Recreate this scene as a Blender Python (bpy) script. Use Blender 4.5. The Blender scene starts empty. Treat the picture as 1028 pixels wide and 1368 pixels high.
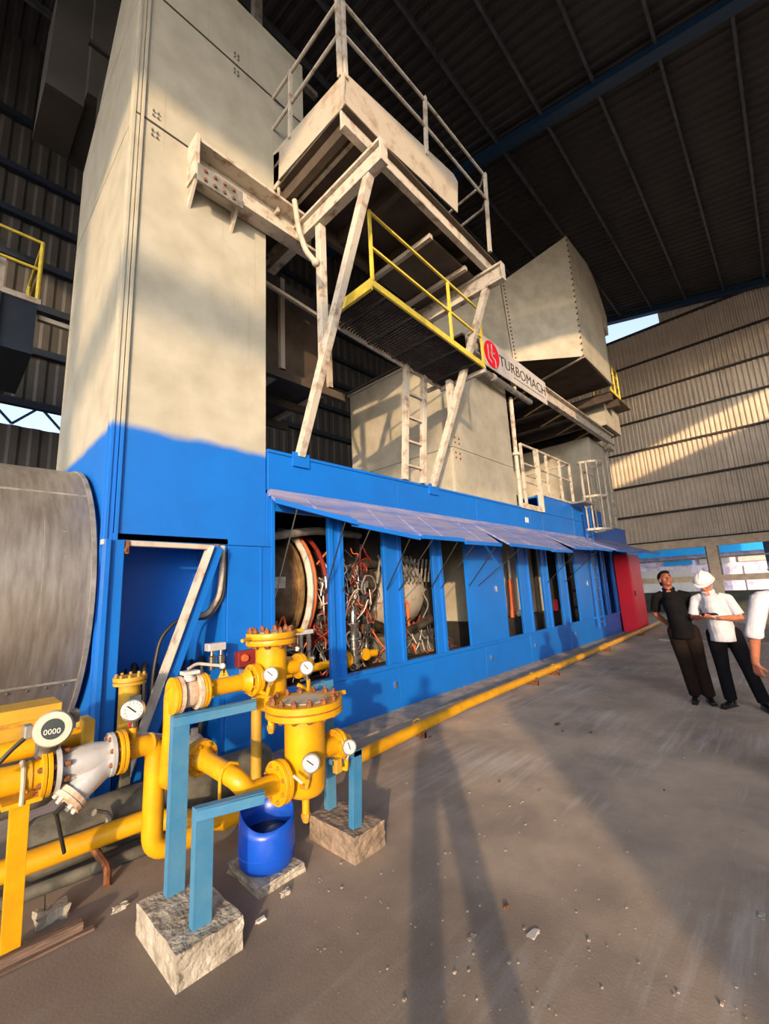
import bpy, bmesh, math, random
from mathutils import Vector as V, Matrix, Euler
random.seed(7)
SC = bpy.context.scene
COL = SC.collection
PI = math.pi
# ------------------------------------------------------------------ camera
H = 1.62
FPX, CX, CY = 576.0, 514.0, 684.0
def _ray(px, py):
    return V((px-CX, -(py-CY), -FPX)).normalized()
_X = _ray(1070, 762); _Z = _ray(357, -2450)
_Z = (_Z - _X*_X.dot(_Z)).normalized(); _Y = _Z.cross(_X)
RM = Matrix((_X, _Y, _Z))
cam = bpy.data.cameras.new('camera'); camo = bpy.data.objects.new('camera', cam); COL.objects.link(camo)
camo.matrix_world = Matrix.Translation((0, 0, H)) @ RM.to_4x4()
cam.sensor_fit = 'HORIZONTAL'; cam.sensor_width = 36.0; cam.lens = 36.0*FPX/1028.0
cam.clip_start = 0.05; cam.clip_end = 400
SC.camera = camo
def at(px, py, ax, val):
    """measured point: where the sight line through a photo point meets the plane axis=val"""
    d = RM @ V((px-CX, -(py-CY), -FPX)); o = V((0, 0, H)); t = (val-o[ax])/d[ax]
    return o + d*t
# ------------------------------------------------------------------ light
SUN_E, SUN_AZ = math.radians(10.6), math.atan2(-0.647, -0.762)
sdir = V((math.cos(SUN_AZ)*math.cos(SUN_E), math.sin(SUN_AZ)*math.cos(SUN_E), math.sin(SUN_E)))
sl = bpy.data.lights.new('sun', 'SUN'); sl.energy = 7.0; sl.color = (1.0, 0.69, 0.40); sl.angle = math.radians(0.9)
so = bpy.data.objects.new('sun', sl); COL.objects.link(so); so.rotation_euler = sdir.to_track_quat('Z', 'Y').to_euler()
so.location = sdir*60
w = bpy.data.worlds.new('world'); SC.world = w; w.use_nodes = True
nt = w.node_tree; bg = nt.nodes['Background']
sky = nt.nodes.new('ShaderNodeTexSky'); sky.sky_type = 'NISHITA'; sky.sun_disc = False
sky.sun_elevation = math.radians(14); sky.sun_rotation = math.atan2(-0.762, -0.647); sky.dust_density = 2.0; sky.air_density = 1.0
hs = nt.nodes.new('ShaderNodeHueSaturation'); hs.inputs['Saturation'].default_value = 0.6
nt.links.new(sky.outputs[0], hs.inputs['Color']); tn = nt.nodes.new('ShaderNodeMix'); tn.data_type = 'RGBA'; tn.blend_type = 'MULTIPLY'; tn.inputs[0].default_value = 1.0; tn.inputs[7].default_value = (0.93, 1.0, 1.16, 1)
nt.links.new(hs.outputs[0], tn.inputs[6]); nt.links.new(tn.outputs[2], bg.inputs[0]); bg.inputs[1].default_value = 0.52
SC.view_settings.view_transform = 'Standard'; SC.view_settings.look = 'None'
SC.view_settings.gamma = 1.0; SC.view_settings.use_curve_mapping = False
SC.view_settings.exposure = -0.45
# ------------------------------------------------------------------ materials
def srgb(r, g, b):
    f = lambda c: (c/255/12.92) if c/255 <= 0.04045 else ((c/255+0.055)/1.055)**2.4
    return (f(r), f(g), f(b), 1)
def mat(name, c1, c2=None, scale=4.0, rough=0.6, metal=0.0, bump=0.0, bscale=60.0, detail=5, streak=None, spec=0.5, lo=0.35, hi=0.65, coat=0.0):
    m = bpy.data.materials.new(name); m.use_nodes = True
    t = m.node_tree; N, L = t.nodes, t.links; b = N['Principled BSDF']
    b.inputs['Roughness'].default_value = rough; b.inputs['Metallic'].default_value = metal
    b.inputs['Specular IOR Level'].default_value = spec
    b.inputs['Coat Weight'].default_value = coat
    geo = N.new('ShaderNodeNewGeometry')
    mp = N.new('ShaderNodeMapping'); L.new(geo.outputs['Position'], mp.inputs[0])
    if streak: mp.inputs['Scale'].default_value = streak
    if c2 is None: c2 = tuple(x*0.8 for x in c1[:3])+(1,)
    no = N.new('ShaderNodeTexNoise'); no.inputs['Scale'].default_value = scale; no.inputs['Detail'].default_value = detail
    no.inputs['Roughness'].default_value = 0.62
    L.new(mp.outputs[0], no.inputs['Vector'])
    r = N.new('ShaderNodeMapRange'); r.inputs[1].default_value = lo; r.inputs[2].default_value = hi
    L.new(no.outputs['Fac'], r.inputs[0])
    mx = N.new('ShaderNodeMix'); mx.data_type = 'RGBA'; mx.inputs[6].default_value = c1; mx.inputs[7].default_value = c2
    L.new(r.outputs[0], mx.inputs[0]); L.new(mx.outputs[2], b.inputs['Base Color'])
    if bump:
        n2 = N.new('ShaderNodeTexNoise'); n2.inputs['Scale'].default_value = bscale; n2.inputs['Detail'].default_value = 4
        L.new(mp.outputs[0], n2.inputs['Vector'])
        bm_ = N.new('ShaderNodeBump'); bm_.inputs['Strength'].default_value = bump; bm_.inputs['Distance'].default_value = 0.02
        L.new(n2.outputs['Fac'], bm_.inputs['Height']); L.new(bm_.outputs[0], b.inputs['Normal'])
    m['mix'] = mx.name
    return m
def two_tone(name, low, low2, high, high2, zline, rough=0.5):
    m = mat(name, low, low2, 1.3, rough)
    t = m.node_tree; N, L = t.nodes, t.links; b = N['Principled BSDF']
    mxl = N[m['mix']]
    geo = N.new('ShaderNodeNewGeometry'); sp = N.new('ShaderNodeSeparateXYZ'); L.new(geo.outputs['Position'], sp.inputs[0])
    n1 = N.new('ShaderNodeTexNoise'); n1.inputs['Scale'].default_value = 3.0; n1.inputs['Detail'].default_value = 6
    L.new(geo.outputs['Position'], n1.inputs['Vector'])
    mh = N.new('ShaderNodeMix'); mh.data_type = 'RGBA'; mh.inputs[6].default_value = high; mh.inputs[7].default_value = high2
    r0 = N.new('ShaderNodeMapRange'); r0.inputs[1].default_value = 0.35; r0.inputs[2].default_value = 0.7
    L.new(n1.outputs['Fac'], r0.inputs[0]); L.new(r0.outputs[0], mh.inputs[0])
    # rust runs: noise stretched along z
    mp = N.new('ShaderNodeMapping'); mp.inputs['Scale'].default_value = (5, 5, 0.15); L.new(geo.outputs['Position'], mp.inputs[0])
    n3 = N.new('ShaderNodeTexNoise'); n3.inputs['Scale'].default_value = 2.2; n3.inputs['Detail'].default_value = 3; L.new(mp.outputs[0], n3.inputs['Vector'])
    r3 = N.new('ShaderNodeMapRange'); r3.inputs[1].default_value = 0.62; r3.inputs[2].default_value = 0.8; r3.inputs[4].default_value = 0.35
    L.new(n3.outputs['Fac'], r3.inputs[0])
    ms = N.new('ShaderNodeMix'); ms.data_type = 'RGBA'; ms.inputs[7].default_value = srgb(150, 110, 70)
    L.new(r3.outputs[0], ms.inputs[0]); L.new(mh.outputs[2], ms.inputs[6])
    ad = N.new('ShaderNodeMath'); ad.operation = 'MULTIPLY_ADD'; ad.inputs[1].default_value = 0.10; L.new(n1.outputs['Fac'], ad.inputs[0]); L.new(sp.outputs[2], ad.inputs[2])
    r = N.new('ShaderNodeMapRange'); r.interpolation_type = 'SMOOTHSTEP'
    r.inputs[1].default_value = zline+0.03; r.inputs[2].default_value = zline+0.14
    L.new(ad.outputs[0], r.inputs[0])
    mx = N.new('ShaderNodeMix'); mx.data_type = 'RGBA'
    L.new(r.outputs[0], mx.inputs[0]); L.new(mxl.outputs[2], mx.inputs[6]); L.new(ms.outputs[2], mx.inputs[7])
    L.new(mx.outputs[2], b.inputs['Base Color'])
    return m
BLUE1, BLUE2 = (0.003, 0.14, 0.56, 1), (0.005, 0.12, 0.49, 1)
M = {}
M['blue'] = mat('blue_paint', BLUE1, BLUE2, 1.3, 0.42, bump=0.05, bscale=8)
M['blue_dusty'] = mat('dusty_blue_paint', (0.07, 0.14, 0.42, 1), (0.26, 0.24, 0.32, 1), 2.0, 0.65, streak=(0.6, 6, 6))
M['steelblue'] = mat('light_blue_steel', (0.03, 0.165, 0.34, 1), (0.07, 0.21, 0.34, 1), 5, 0.5, bump=0.1, bscale=25)
M['darkblue'] = mat('dark_blue_paint', (0.010, 0.045, 0.12, 1), (0.015, 0.05, 0.10, 1), 3, 0.5)
M['navygirt'] = mat('near_black_girt', (0.006, 0.016, 0.035, 1), (0.012, 0.018, 0.028, 1), 3, 0.6)
M['cream'] = mat('cream_paint', srgb(178, 172, 156), srgb(156, 150, 132), 2.2, 0.55, bump=0.04, bscale=6)
M['tower'] = two_tone('cream_over_blue_paint', BLUE1, BLUE2, srgb(178, 174, 158), srgb(160, 155, 138), 3.22)
M['whitesteel'] = mat('chipped_white_steel', srgb(188, 180, 166), srgb(136, 112, 92), 6, 0.6, bump=0.2, bscale=30, lo=0.5, hi=0.68)
M['rustcream'] = mat('rust_stained_sheet', srgb(178, 168, 152), srgb(134, 104, 82), 3.5, 0.65, bump=0.2, bscale=12, lo=0.52, hi=0.78)
M['yellow'] = mat('yellow_paint', (0.66, 0.34, 0.003, 1), (0.52, 0.25, 0.004, 1), 5, 0.38, bump=0.08, bscale=40)
M['yellow2'] = mat('faded_yellow_paint', (0.55, 0.32, 0.02, 1), (0.40, 0.24, 0.03, 1), 5, 0.55, bump=0.1, bscale=30)
M['railyellow'] = mat('pale_yellow_rail_paint', (0.78, 0.58, 0.05, 1), (0.55, 0.42, 0.07, 1), 8, 0.5)
M['bolt'] = mat('rusty_bolt_steel', srgb(150, 96, 60), srgb(96, 60, 40), 30, 0.75, metal=0.3)
M['ybolt'] = mat('yellow_bolt_paint', (0.55, 0.28, 0.01, 1), (0.35, 0.17, 0.02, 1), 30, 0.6)
M['silver'] = mat('silver_paint', srgb(204, 204, 204), srgb(180, 180, 180), 6, 0.38, metal=0.3, bump=0.1, bscale=60)
M['chrome'] = mat('stainless_steel', srgb(200, 198, 192), srgb(160, 156, 150), 10, 0.25, metal=0.95)
M['lagging'] = mat('aluminium_lagging', srgb(166, 160, 152), srgb(138, 131, 122), 3, 0.46, metal=0.7, streak=(7, 1.0, 1.0), bump=0.02, bscale=10)
M['laggray'] = mat('dusty_grey_lagging', srgb(112, 110, 100), srgb(62, 60, 54), 5, 0.8, metal=0.1, bump=0.4, bscale=10)
M['flangecream'] = mat('weathered_cream_flange', srgb(214, 196, 176), srgb(170, 132, 104), 14, 0.6, bump=0.2, bscale=50)
M['concrete'] = mat('rough_concrete', srgb(184, 178, 164), srgb(136, 128, 114), 9, 0.92, bump=1.0, bscale=26)
M['concrete2'] = mat('brown_concrete', srgb(160, 140, 120), srgb(112, 98, 84), 8, 0.92, bump=0.9, bscale=24)
M['plinth'] = mat('dusty_concrete_plinth', srgb(176, 162, 148), srgb(130, 122, 114), 5, 0.9, bump=0.5, bscale=20)
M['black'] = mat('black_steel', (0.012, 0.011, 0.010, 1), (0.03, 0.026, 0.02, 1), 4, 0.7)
M['rubber'] = mat('black_rubber', (0.015, 0.014, 0.013, 1), None, 4, 0.5)
M['red'] = mat('red_paint', (0.85, 0.01, 0.03, 1), (0.75, 0.01, 0.03, 1), 2, 0.45)
M['orange'] = mat('orange_hose_sleeve', (0.72, 0.14, 0.03, 1), (0.5, 0.10, 0.03, 1), 8, 0.6)
M['redhose'] = mat('red_hose', (0.22, 0.02, 0.015, 1), None, 8, 0.5)
M['gray'] = mat('grey_steel', srgb(150, 148, 142), srgb(110, 106, 100), 7, 0.5, metal=0.3)
M['hotcase'] = mat('heat_stained_turbine_casing', srgb(128, 112, 94), srgb(62, 52, 44), 4, 0.42, metal=0.75, bump=0.15, bscale=12)
M['brass'] = mat('brass_ring', srgb(206, 172, 118), srgb(150, 120, 84), 9, 0.4, metal=0.8)
M['bucket'] = mat('blue_plastic', (0.004, 0.07, 0.50, 1), (0.05, 0.13, 0.46, 1), 3.5, 0.35, lo=0.5, hi=0.75)
M['water'] = mat('dark_water', (0.003, 0.01, 0.03, 1), None, 3, 0.05)
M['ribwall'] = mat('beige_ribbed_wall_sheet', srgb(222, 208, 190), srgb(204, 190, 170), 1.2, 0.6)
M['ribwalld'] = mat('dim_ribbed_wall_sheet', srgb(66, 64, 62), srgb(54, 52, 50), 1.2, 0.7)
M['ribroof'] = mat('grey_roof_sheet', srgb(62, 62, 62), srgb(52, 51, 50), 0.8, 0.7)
M['purlin'] = mat('grey_purlin_steel', srgb(84, 88, 94), srgb(60, 64, 72), 3, 0.6)
M['girt'] = mat('dark_girt_steel', srgb(66, 58, 54), srgb(46, 42, 40), 3, 0.7)
M['beamconc'] = mat('pale_concrete_frame', srgb(226, 206, 180), srgb(200, 180, 154), 4, 0.85, bump=0.3, bscale=16)
M['wood'] = mat('weathered_timber', srgb(120, 98, 84), srgb(70, 56, 48), 6, 0.85, bump=0.5, bscale=20, streak=(1, 8, 8))
M['white'] = mat('white_enamel', srgb(206, 204, 198), srgb(196, 192, 186), 6, 0.4)
M['ink'] = mat('black_ink', (0.01, 0.01, 0.012, 1), None, 5, 0.6)
M['signboard'] = mat('grey_sign_board', srgb(196, 192, 190), srgb(176, 172, 170), 3, 0.55)
M['display'] = mat('dark_display_glass', srgb(58, 66, 66), srgb(44, 52, 52), 3, 0.2)
M['skin'] = mat('warm_skin', srgb(186, 118, 88), srgb(164, 98, 72), 14, 0.55)
M['skin2'] = mat('brown_skin', srgb(150, 88, 62), srgb(124, 70, 50), 14, 0.55)
M['hair'] = mat('black_hair', (0.006, 0.005, 0.004, 1), None, 30, 0.9, spec=0.1)
M['eyewhite'] = mat('eye_white', srgb(150, 140, 132), None, 30, 0.5)
M['blackcloth'] = mat('black_cloth', (0.004, 0.004, 0.005, 1), (0.007, 0.006, 0.007, 1), 8, 0.95, spec=0.15, bump=0.4, bscale=22)
M['browncloth'] = mat('dark_brown_cloth', (0.010, 0.006, 0.005, 1), (0.016, 0.009, 0.007, 1), 8, 0.95, spec=0.15, bump=0.4, bscale=20)
M['whitecloth'] = mat('white_cloth', srgb(200, 200, 206), srgb(184, 184, 192), 10, 0.85, bump=0.6, bscale=16)
M['shoe'] = mat('black_shoe_leather', (0.012, 0.011, 0.010, 1), None, 8, 0.25)
M['helmet'] = mat('white_helmet_plastic', srgb(238, 236, 226), srgb(226, 222, 210), 8, 0.3)
M['lip'] = mat('lip_skin', srgb(150, 76, 64), None, 14, 0.5)
M['stall'] = mat('pale_market_wall', srgb(240, 232, 244), srgb(190, 170, 200), 2.5, 0.8)
M['awning'] = mat('bright_blue_awning', (0.01, 0.33, 0.80, 1), (0.02, 0.40, 0.85, 1), 2, 0.5)
M['greenwall'] = mat('dark_green_wall', srgb(70, 76, 70), srgb(52, 58, 54), 3, 0.8)
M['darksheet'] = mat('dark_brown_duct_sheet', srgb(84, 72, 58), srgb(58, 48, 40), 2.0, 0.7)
# floor: worn dark concrete
def floor_mat():
    m = mat('worn_workshop_floor', srgb(204, 184, 162), srgb(156, 142, 128), 1.6, 0.8, bump=0.08, bscale=70, detail=9, lo=0.3, hi=0.7)
    t = m.node_tree; N, L = t.nodes, t.links; b = N['Principled BSDF']; mx0 = N[m['mix']]
    geo = N.new('ShaderNodeNewGeometry')
    mp = N.new('ShaderNodeMapping'); mp.inputs['Rotation'].default_value = (0, 0, math.radians(-12)); mp.inputs['Scale'].default_value = (0.5, 7, 1)
    L.new(geo.outputs['Position'], mp.inputs[0])
    n = N.new('ShaderNodeTexNoise'); n.inputs['Scale'].default_value = 1.6; n.inputs['Detail'].default_value = 8; n.inputs['Roughness'].default_value = 0.7; L.new(mp.outputs[0], n.inputs['Vector'])
    nb = N.new('ShaderNodeTexNoise'); nb.inputs['Scale'].default_value = 0.6; L.new(geo.outputs['Position'], nb.inputs['Vector'])
    mul = N.new('ShaderNodeMath'); mul.operation = 'MULTIPLY'; L.new(n.outputs['Fac'], mul.inputs[0]); L.new(nb.outputs['Fac'], mul.inputs[1])
    r = N.new('ShaderNodeMapRange'); r.inputs[1].default_value = 0.27; r.inputs[2].default_value = 0.42; r.inputs[4].default_value = 0.65; L.new(mul.outputs[0], r.inputs[0])
    mx = N.new('ShaderNodeMix'); mx.data_type = 'RGBA'; mx.inputs[7].default_value = srgb(222, 218, 212)
    L.new(r.outputs[0], mx.inputs[0]); L.new(mx0.outputs[2], mx.inputs[6])
    # small pale specks
    vo = N.new('ShaderNodeTexNoise'); vo.inputs['Scale'].default_value = 34; vo.inputs['Detail'].default_value = 2; L.new(geo.outputs['Position'], vo.inputs['Vector'])
    r2 = N.new('ShaderNodeMapRange'); r2.inputs[1].default_value = 0.72; r2.inputs[2].default_value = 0.78; r2.inputs[4].default_value = 0.5; L.new(vo.outputs['Fac'], r2.inputs[0])
    m2 = N.new('ShaderNodeMix'); m2.data_type = 'RGBA'; m2.inputs[7].default_value = srgb(210, 200, 190)
    L.new(r2.outputs[0], m2.inputs[0]); L.new(mx.outputs[2], m2.inputs[6]); n4 = N.new('ShaderNodeTexNoise'); n4.inputs['Scale'].default_value = 0.55; n4.inputs['Detail'].default_value = 7; n4.inputs['Roughness'].default_value = 0.6; L.new(geo.outputs['Position'], n4.inputs['Vector'])
    # darker ground around the gas skid, fading out across the floor with a broken edge
    ds = N.new('ShaderNodeVectorMath'); ds.operation = 'DISTANCE'; ds.inputs[1].default_value = (0.6, 2.6, 0); L.new(geo.outputs['Position'], ds.inputs[0])
    ma = N.new('ShaderNodeMath'); ma.operation = 'MULTIPLY_ADD'; ma.inputs[1].default_value = -0.16; ma.inputs[2].default_value = 0.42; L.new(ds.outputs['Value'], ma.inputs[0])
    mb2 = N.new('ShaderNodeMath'); mb2.operation = 'ADD'; L.new(ma.outputs[0], mb2.inputs[0]); L.new(n4.outputs['Fac'], mb2.inputs[1])
    r4 = N.new('ShaderNodeMapRange'); r4.inputs[1].default_value = 0.30; r4.inputs[2].default_value = 0.85; r4.inputs[4].default_value = 0.8; L.new(mb2.outputs[0], r4.inputs[0])
    m4 = N.new('ShaderNodeMix'); m4.data_type = 'RGBA'; m4.inputs[7].default_value = srgb(92, 84, 78)
    L.new(r4.outputs[0], m4.inputs[0]); L.new(m2.outputs[2], m4.inputs[6]); L.new(m4.outputs[2], b.inputs['Base Color'])
    return m
M['floor'] = floor_mat()
# ------------------------------------------------------------------ mesh helpers
def frame(d):
    d = V(d).normalized(); a = V((0, 0, 1)) if abs(d.z) < 0.9 else V((1, 0, 0))
    u = d.cross(a).normalized(); return u, u.cross(d).normalized()
class MB:
    def __init__(s): s.v = []; s.f = []
    def add(s, vs, fs):
        n = len(s.v); s.v += [V(p) for p in vs]; s.f += [tuple(i+n for i in f) for f in fs]; return s
    def box(s, x0, x1, y0, y1, z0, z1):
        vs = [(x, y, z) for x in (x0, x1) for y in (y0, y1) for z in (z0, z1)]
        return s.add(vs, [(0, 1, 3, 2), (4, 6, 7, 5), (0, 4, 5, 1), (2, 3, 7, 6), (0, 2, 6, 4), (1, 5, 7, 3)])
    def hexa(s, q):   # 8 points: bottom ring, top ring
        return s.add(q, [(3, 2, 1, 0), (4, 5, 6, 7), (0, 1, 5, 4), (1, 2, 6, 5), (2, 3, 7, 6), (3, 0, 4, 7)])
    def bar(s, p, q, w, h, up=None):
        p, q = V(p), V(q); d = (q-p).normalized()
        if up is None: u, v = frame(d)
        else: u = d.cross(V(up)).normalized(); v = u.cross(d)
        u *= w/2; v *= h/2
        return s.hexa([p-u-v, p+u-v, p+u+v, p-u+v, q-u-v, q+u-v, q+u+v, q-u+v])
    def prism(s, poly, vec):
        n = len(poly); vec = V(vec); a = [V(p) for p in poly]; b = [p+vec for p in a]
        return s.add(a+b, [tuple(range(n))[::-1], tuple(range(n, 2*n))]+[(i, (i+1) % n, n+(i+1) % n, n+i) for i in range(n)])
    def tube(s, pts, r, n=10, cap=True):
        pts = [V(p) for p in pts]; m = len(pts); rs = r if isinstance(r, list) else [r]*m
        d0 = (pts[1]-pts[0]).normalized(); u, v = frame(d0); rings = []
        for i in range(m):
            if i == 0: d = pts[1]-pts[0]
            elif i == m-1: d = pts[-1]-pts[-2]
            else: d = (pts[i+1]-pts[i]).normalized()+(pts[i]-pts[i-1]).normalized()
            d = d.normalized(); u = (u-d*u.dot(d)).normalized(); v = d.cross(u)
            rr = rs[i]; rx, ry = rr if isinstance(rr, tuple) else (rr, rr)
            rings.append([pts[i]+u*math.cos(2*PI*k/n)*rx+v*math.sin(2*PI*k/n)*ry for k in range(n)])
        vs = [p for R in rings for p in R]; fs = []
        for i in range(m-1):
            for k in range(n):
                fs.append((i*n+k, i*n+(k+1) % n, (i+1)*n+(k+1) % n, (i+1)*n+k))
        if cap: fs += [tuple(range(n))[::-1], tuple(range((m-1)*n, m*n))]
        return s.add(vs, fs)
    def lathe(s, o, d, prof, n=20, cap=True):
        o = V(o); d = V(d).normalized(); u, v = frame(d); vs = []; fs = []; m = len(prof)
        for a, r in prof:
            vs += [o+d*a+u*math.cos(2*PI*k/n)*r+v*math.sin(2*PI*k/n)*r for k in range(n)]
        for i in range(m-1):
            for k in range(n): fs.append((i*n+k, i*n+(k+1) % n, (i+1)*n+(k+1) % n, (i+1)*n+k))
        if cap: fs += [tuple(range(n))[::-1], tuple(range((m-1)*n, m*n))]
        return s.add(vs, fs)
    def cyl(s, p, q, r, n=12): return s.tube([p, q], r, n)
    def ell(s, c, r, rot=None, nu=14, nv=10):
        c = V(c); vs = []; fs = []; R = rot or Matrix.Identity(3)
        for j in range(nv+1):
            t = PI*j/nv
            for i in range(nu):
                a = 2*PI*i/nu
                vs.append(c+R @ V((r[0]*math.sin(t)*math.cos(a), r[1]*math.sin(t)*math.sin(a), r[2]*math.cos(t))))
        for j in range(nv):
            for i in range(nu): fs.append((j*nu+i, (j+1)*nu+i, (j+1)*nu+(i+1) % nu, j*nu+(i+1) % nu))
        return s.add(vs, fs)
    def build(s, name, m, parent=None, smooth=False, bevel=0.0, post=None, origin=None):
        me = bpy.data.meshes.new(name)
        if parent is not None: o0 = worldloc(parent)
        elif origin is not None: o0 = V(origin)
        else:
            xs = [p.x for p in s.v]; ys = [p.y for p in s.v]; zs = [p.z for p in s.v]
            o0 = V(((min(xs)+max(xs))/2, (min(ys)+max(ys))/2, min(zs)))
        me.from_pydata([p-o0 for p in s.v], [], s.f)
        bm = bmesh.new(); bm.from_mesh(me)
        if post: post(bm)
        bmesh.ops.remove_doubles(bm, verts=bm.verts, dist=1e-5)
        bmesh.ops.recalc_face_normals(bm, faces=bm.faces); bm.to_mesh(me); bm.free()
        if isinstance(m, str): m = M[m]
        me.materials.append(m)
        if smooth:
            me.polygons.foreach_set('use_smooth', [True]*len(me.polygons))
            me.set_sharp_from_angle(angle=math.radians(38))
        o = bpy.data.objects.new(name, me); COL.objects.link(o)
        if parent is not None: o.parent = parent
        else: o.location = o0
        if bevel:
            b = o.modifiers.new('bevel', 'BEVEL'); b.width = bevel; b.segments = 2; b.limit_method = 'ANGLE'; b.harden_normals = False
        return o
def worldloc(o):
    p = V(o.location)
    while o.parent is not None: o = o.parent; p = p+V(o.location)
    return p
def tag(o, label, cat=None, group=None, kind=None):
    if label: o['label'] = label
    if cat: o['category'] = cat
    if group: o['group'] = group
    if kind: o['kind'] = kind
    return o
def thing(name, loc, label, cat, group=None):
    o = bpy.data.objects.new(name, None); COL.objects.link(o); o.location = V(loc); o.empty_display_size = 0.1
    return tag(o, label, cat, group)
def struct(name, loc=(0, 0, 0)):
    o = bpy.data.objects.new(name, None); COL.objects.link(o); o.location = V(loc); o['kind'] = 'structure'; return o
def copies(o, offs, parent=None):
    for d in offs:
        c = o.copy(); COL.objects.link(c); c.location = V(o.location)+V(d)
        if parent is not None: c.parent = parent
def bx(name, m, parent, x0, x1, y0, y1, z0, z1, bevel=0.0, **k):
    return MB().box(x0, x1, y0, y1, z0, z1).build(name, m, parent, bevel=bevel, **k)
def bend(pts, r=0.1, n=5):
    """round the corners of a polyline"""
    pts = [V(p) for p in pts]; out = [pts[0]]
    for i in range(1, len(pts)-1):
        a, b, c = pts[i-1], pts[i], pts[i+1]; d1 = (a-b); d2 = (c-b)
        k = min(r, d1.length*0.45, d2.length*0.45); p = b+d1.normalized()*k; q = b+d2.normalized()*k
        for j in range(n+1):
            t = j/n; out.append(p*(1-t)**2+b*2*t*(1-t)+q*t*t)
    out.append(pts[-1]); return out
# ------------------------------------------------------------------ setting
ROOF0, RS = 14.1, 0.2
def zr(y): return ROOF0+RS*y
XW, YF, YN, XL = 23.9, 13.0, -6.0, -14.0
bx('floor', 'floor', None, -40, 24.2, -40, 16, -0.3, 0)['kind'] = 'structure'
def corrugated(u, w_, v, h, nrm, pitch=0.2, amp=0.035, th=0):
    """trapezoid sheet: u,w_ width direction/len; v,h height; returns MB at origin"""
    u, v, nrm = V(u), V(v), V(nrm); mb = MB(); pts = []
    k = 0; x = 0.0
    while x < w_-1e-6:
        for fr, a in ((0, 0), (0.35, 0), (0.5, 1), (0.85, 1)):
            xx = x+fr*pitch
            if xx <= w_: pts.append((xx, a))
        x += pitch
    pts.append((w_, 0)); n = len(pts)
    vs = [u*p+nrm*a*amp for p, a in pts]+[u*p+nrm*a*amp+v*h for p, a in pts]
    return mb.add(vs, [(i, i+1, n+i+1, n+i) for i in range(n-1)])
# right-hand end wall: rows of ribbed sheet between girts
WR = struct('wall_right', (XW, 3.5, 0))
rows = [3.27, 4.62, 6.12, 7.86, 9.35, 10.75, 12.3, 13.95]
ys = [-6.0, -2.4, 1.35, 4.7, 8.1, 11.5, 13.0]
for r in range(len(rows)-1):
    z0, z1 = rows[r], rows[r+1]; base = {}
    for i in range(len(ys)-1):
        wd = ys[i+1]-ys[i]; key = round(wd, 2)
        if key in base: c = base[key].copy(); COL.objects.link(c); c.location = V((0, ys[i]-3.5, z0))
        else:
            c = corrugated((0, 1, 0), wd, (0, 0, 1), z1-z0, (-1, 0, 0), 0.19, 0.065).build('ribbed_sheet', 'ribwall', None, origin=(0, 0, 0)); base[key] = c
            c.location = V((0, ys[i]-3.5, z0))
        c.parent = WR
    bx('girt', 'girt', WR, XW-0.14, XW-0.03, -6, 13, z0-0.045, z0+0.045)
# top row (right of the daylight gap) follows the roof slope
for ya, yb in ((-6.0, -1.45), (-1.45, 3.1)):
    mb = corrugated((0, 1, 0), yb-ya, (0, 0, 1), 1.0, (-1, 0, 0), 0.19, 0.065)
    for p in mb.v:
        if p.z > 0.5: p.z = zr(ya+p.y)-13.95-0.05
    if ya < -1:
        for p in mb.v: 
            if p.z < 0.01: p.z = min(0, zr(ya+p.y)-13.95-0.06)
    c = mb.build('ribbed_sheet', 'ribwall', None, origin=(0, 0, 0)); c.location = V((0, ya-3.5, 13.95)); c.parent = WR
bx('girt', 'girt', WR, XW-0.14, XW-0.03, -1, 13, 13.9, 14.0)
mb = corrugated((0, 1, 0), 6.7, (0, 0, 1), 1.0, (-1, 0, 0), 0.19, 0.065)
for p in mb.v:
    if p.z > 0.5: p.z = zr(6.3+p.y)-13.95-0.05
c = mb.build('ribbed_sheet', 'ribwall', None, origin=(0, 0, 0)); c.location = V((0, 6.3-3.5, 13.95)); c.parent = WR
# concrete frame below the sheets
bx('lintel', 'beamconc', WR, XW-0.2, XW+0.15, -6, 13, 2.88, 3.24)
bx('middle_beam', 'beamconc', WR, XW-0.15, XW+0.15, -6, 13, 1.34, 1.6)
for y0 in (-5.6, -1.5, 2.5, 6.6, 10.7): bx('column', 'beamconc', WR, XW-0.22, XW+0.2, y0, y0+0.36, 0, 2.9)
for ya, yb in ((-5.24, -1.5), (-1.14, 2.5), (2.86, 6.6), (6.96, 10.7)):
    bx('window_bar', 'gray', WR, XW-0.03, XW+0.03, ya, yb, 2.33, 2.40)
    bx('low_wall', 'greenwall', WR, XW-0.08, XW+0.08, ya, yb, 0.0, 0.92)
    bx('window_edge', 'gray', WR, XW-0.05, XW+0.05, ya, ya+0.07, 1.6, 2.88)
    bx('window_edge', 'gray', WR, XW-0.05, XW+0.05, yb-0.07, yb, 1.6, 2.88)
bx('kerb', 'plinth', None, 13.4, 23.7, -5, 3.0, 0.0, 0.035)['kind'] = 'structure'
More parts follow.
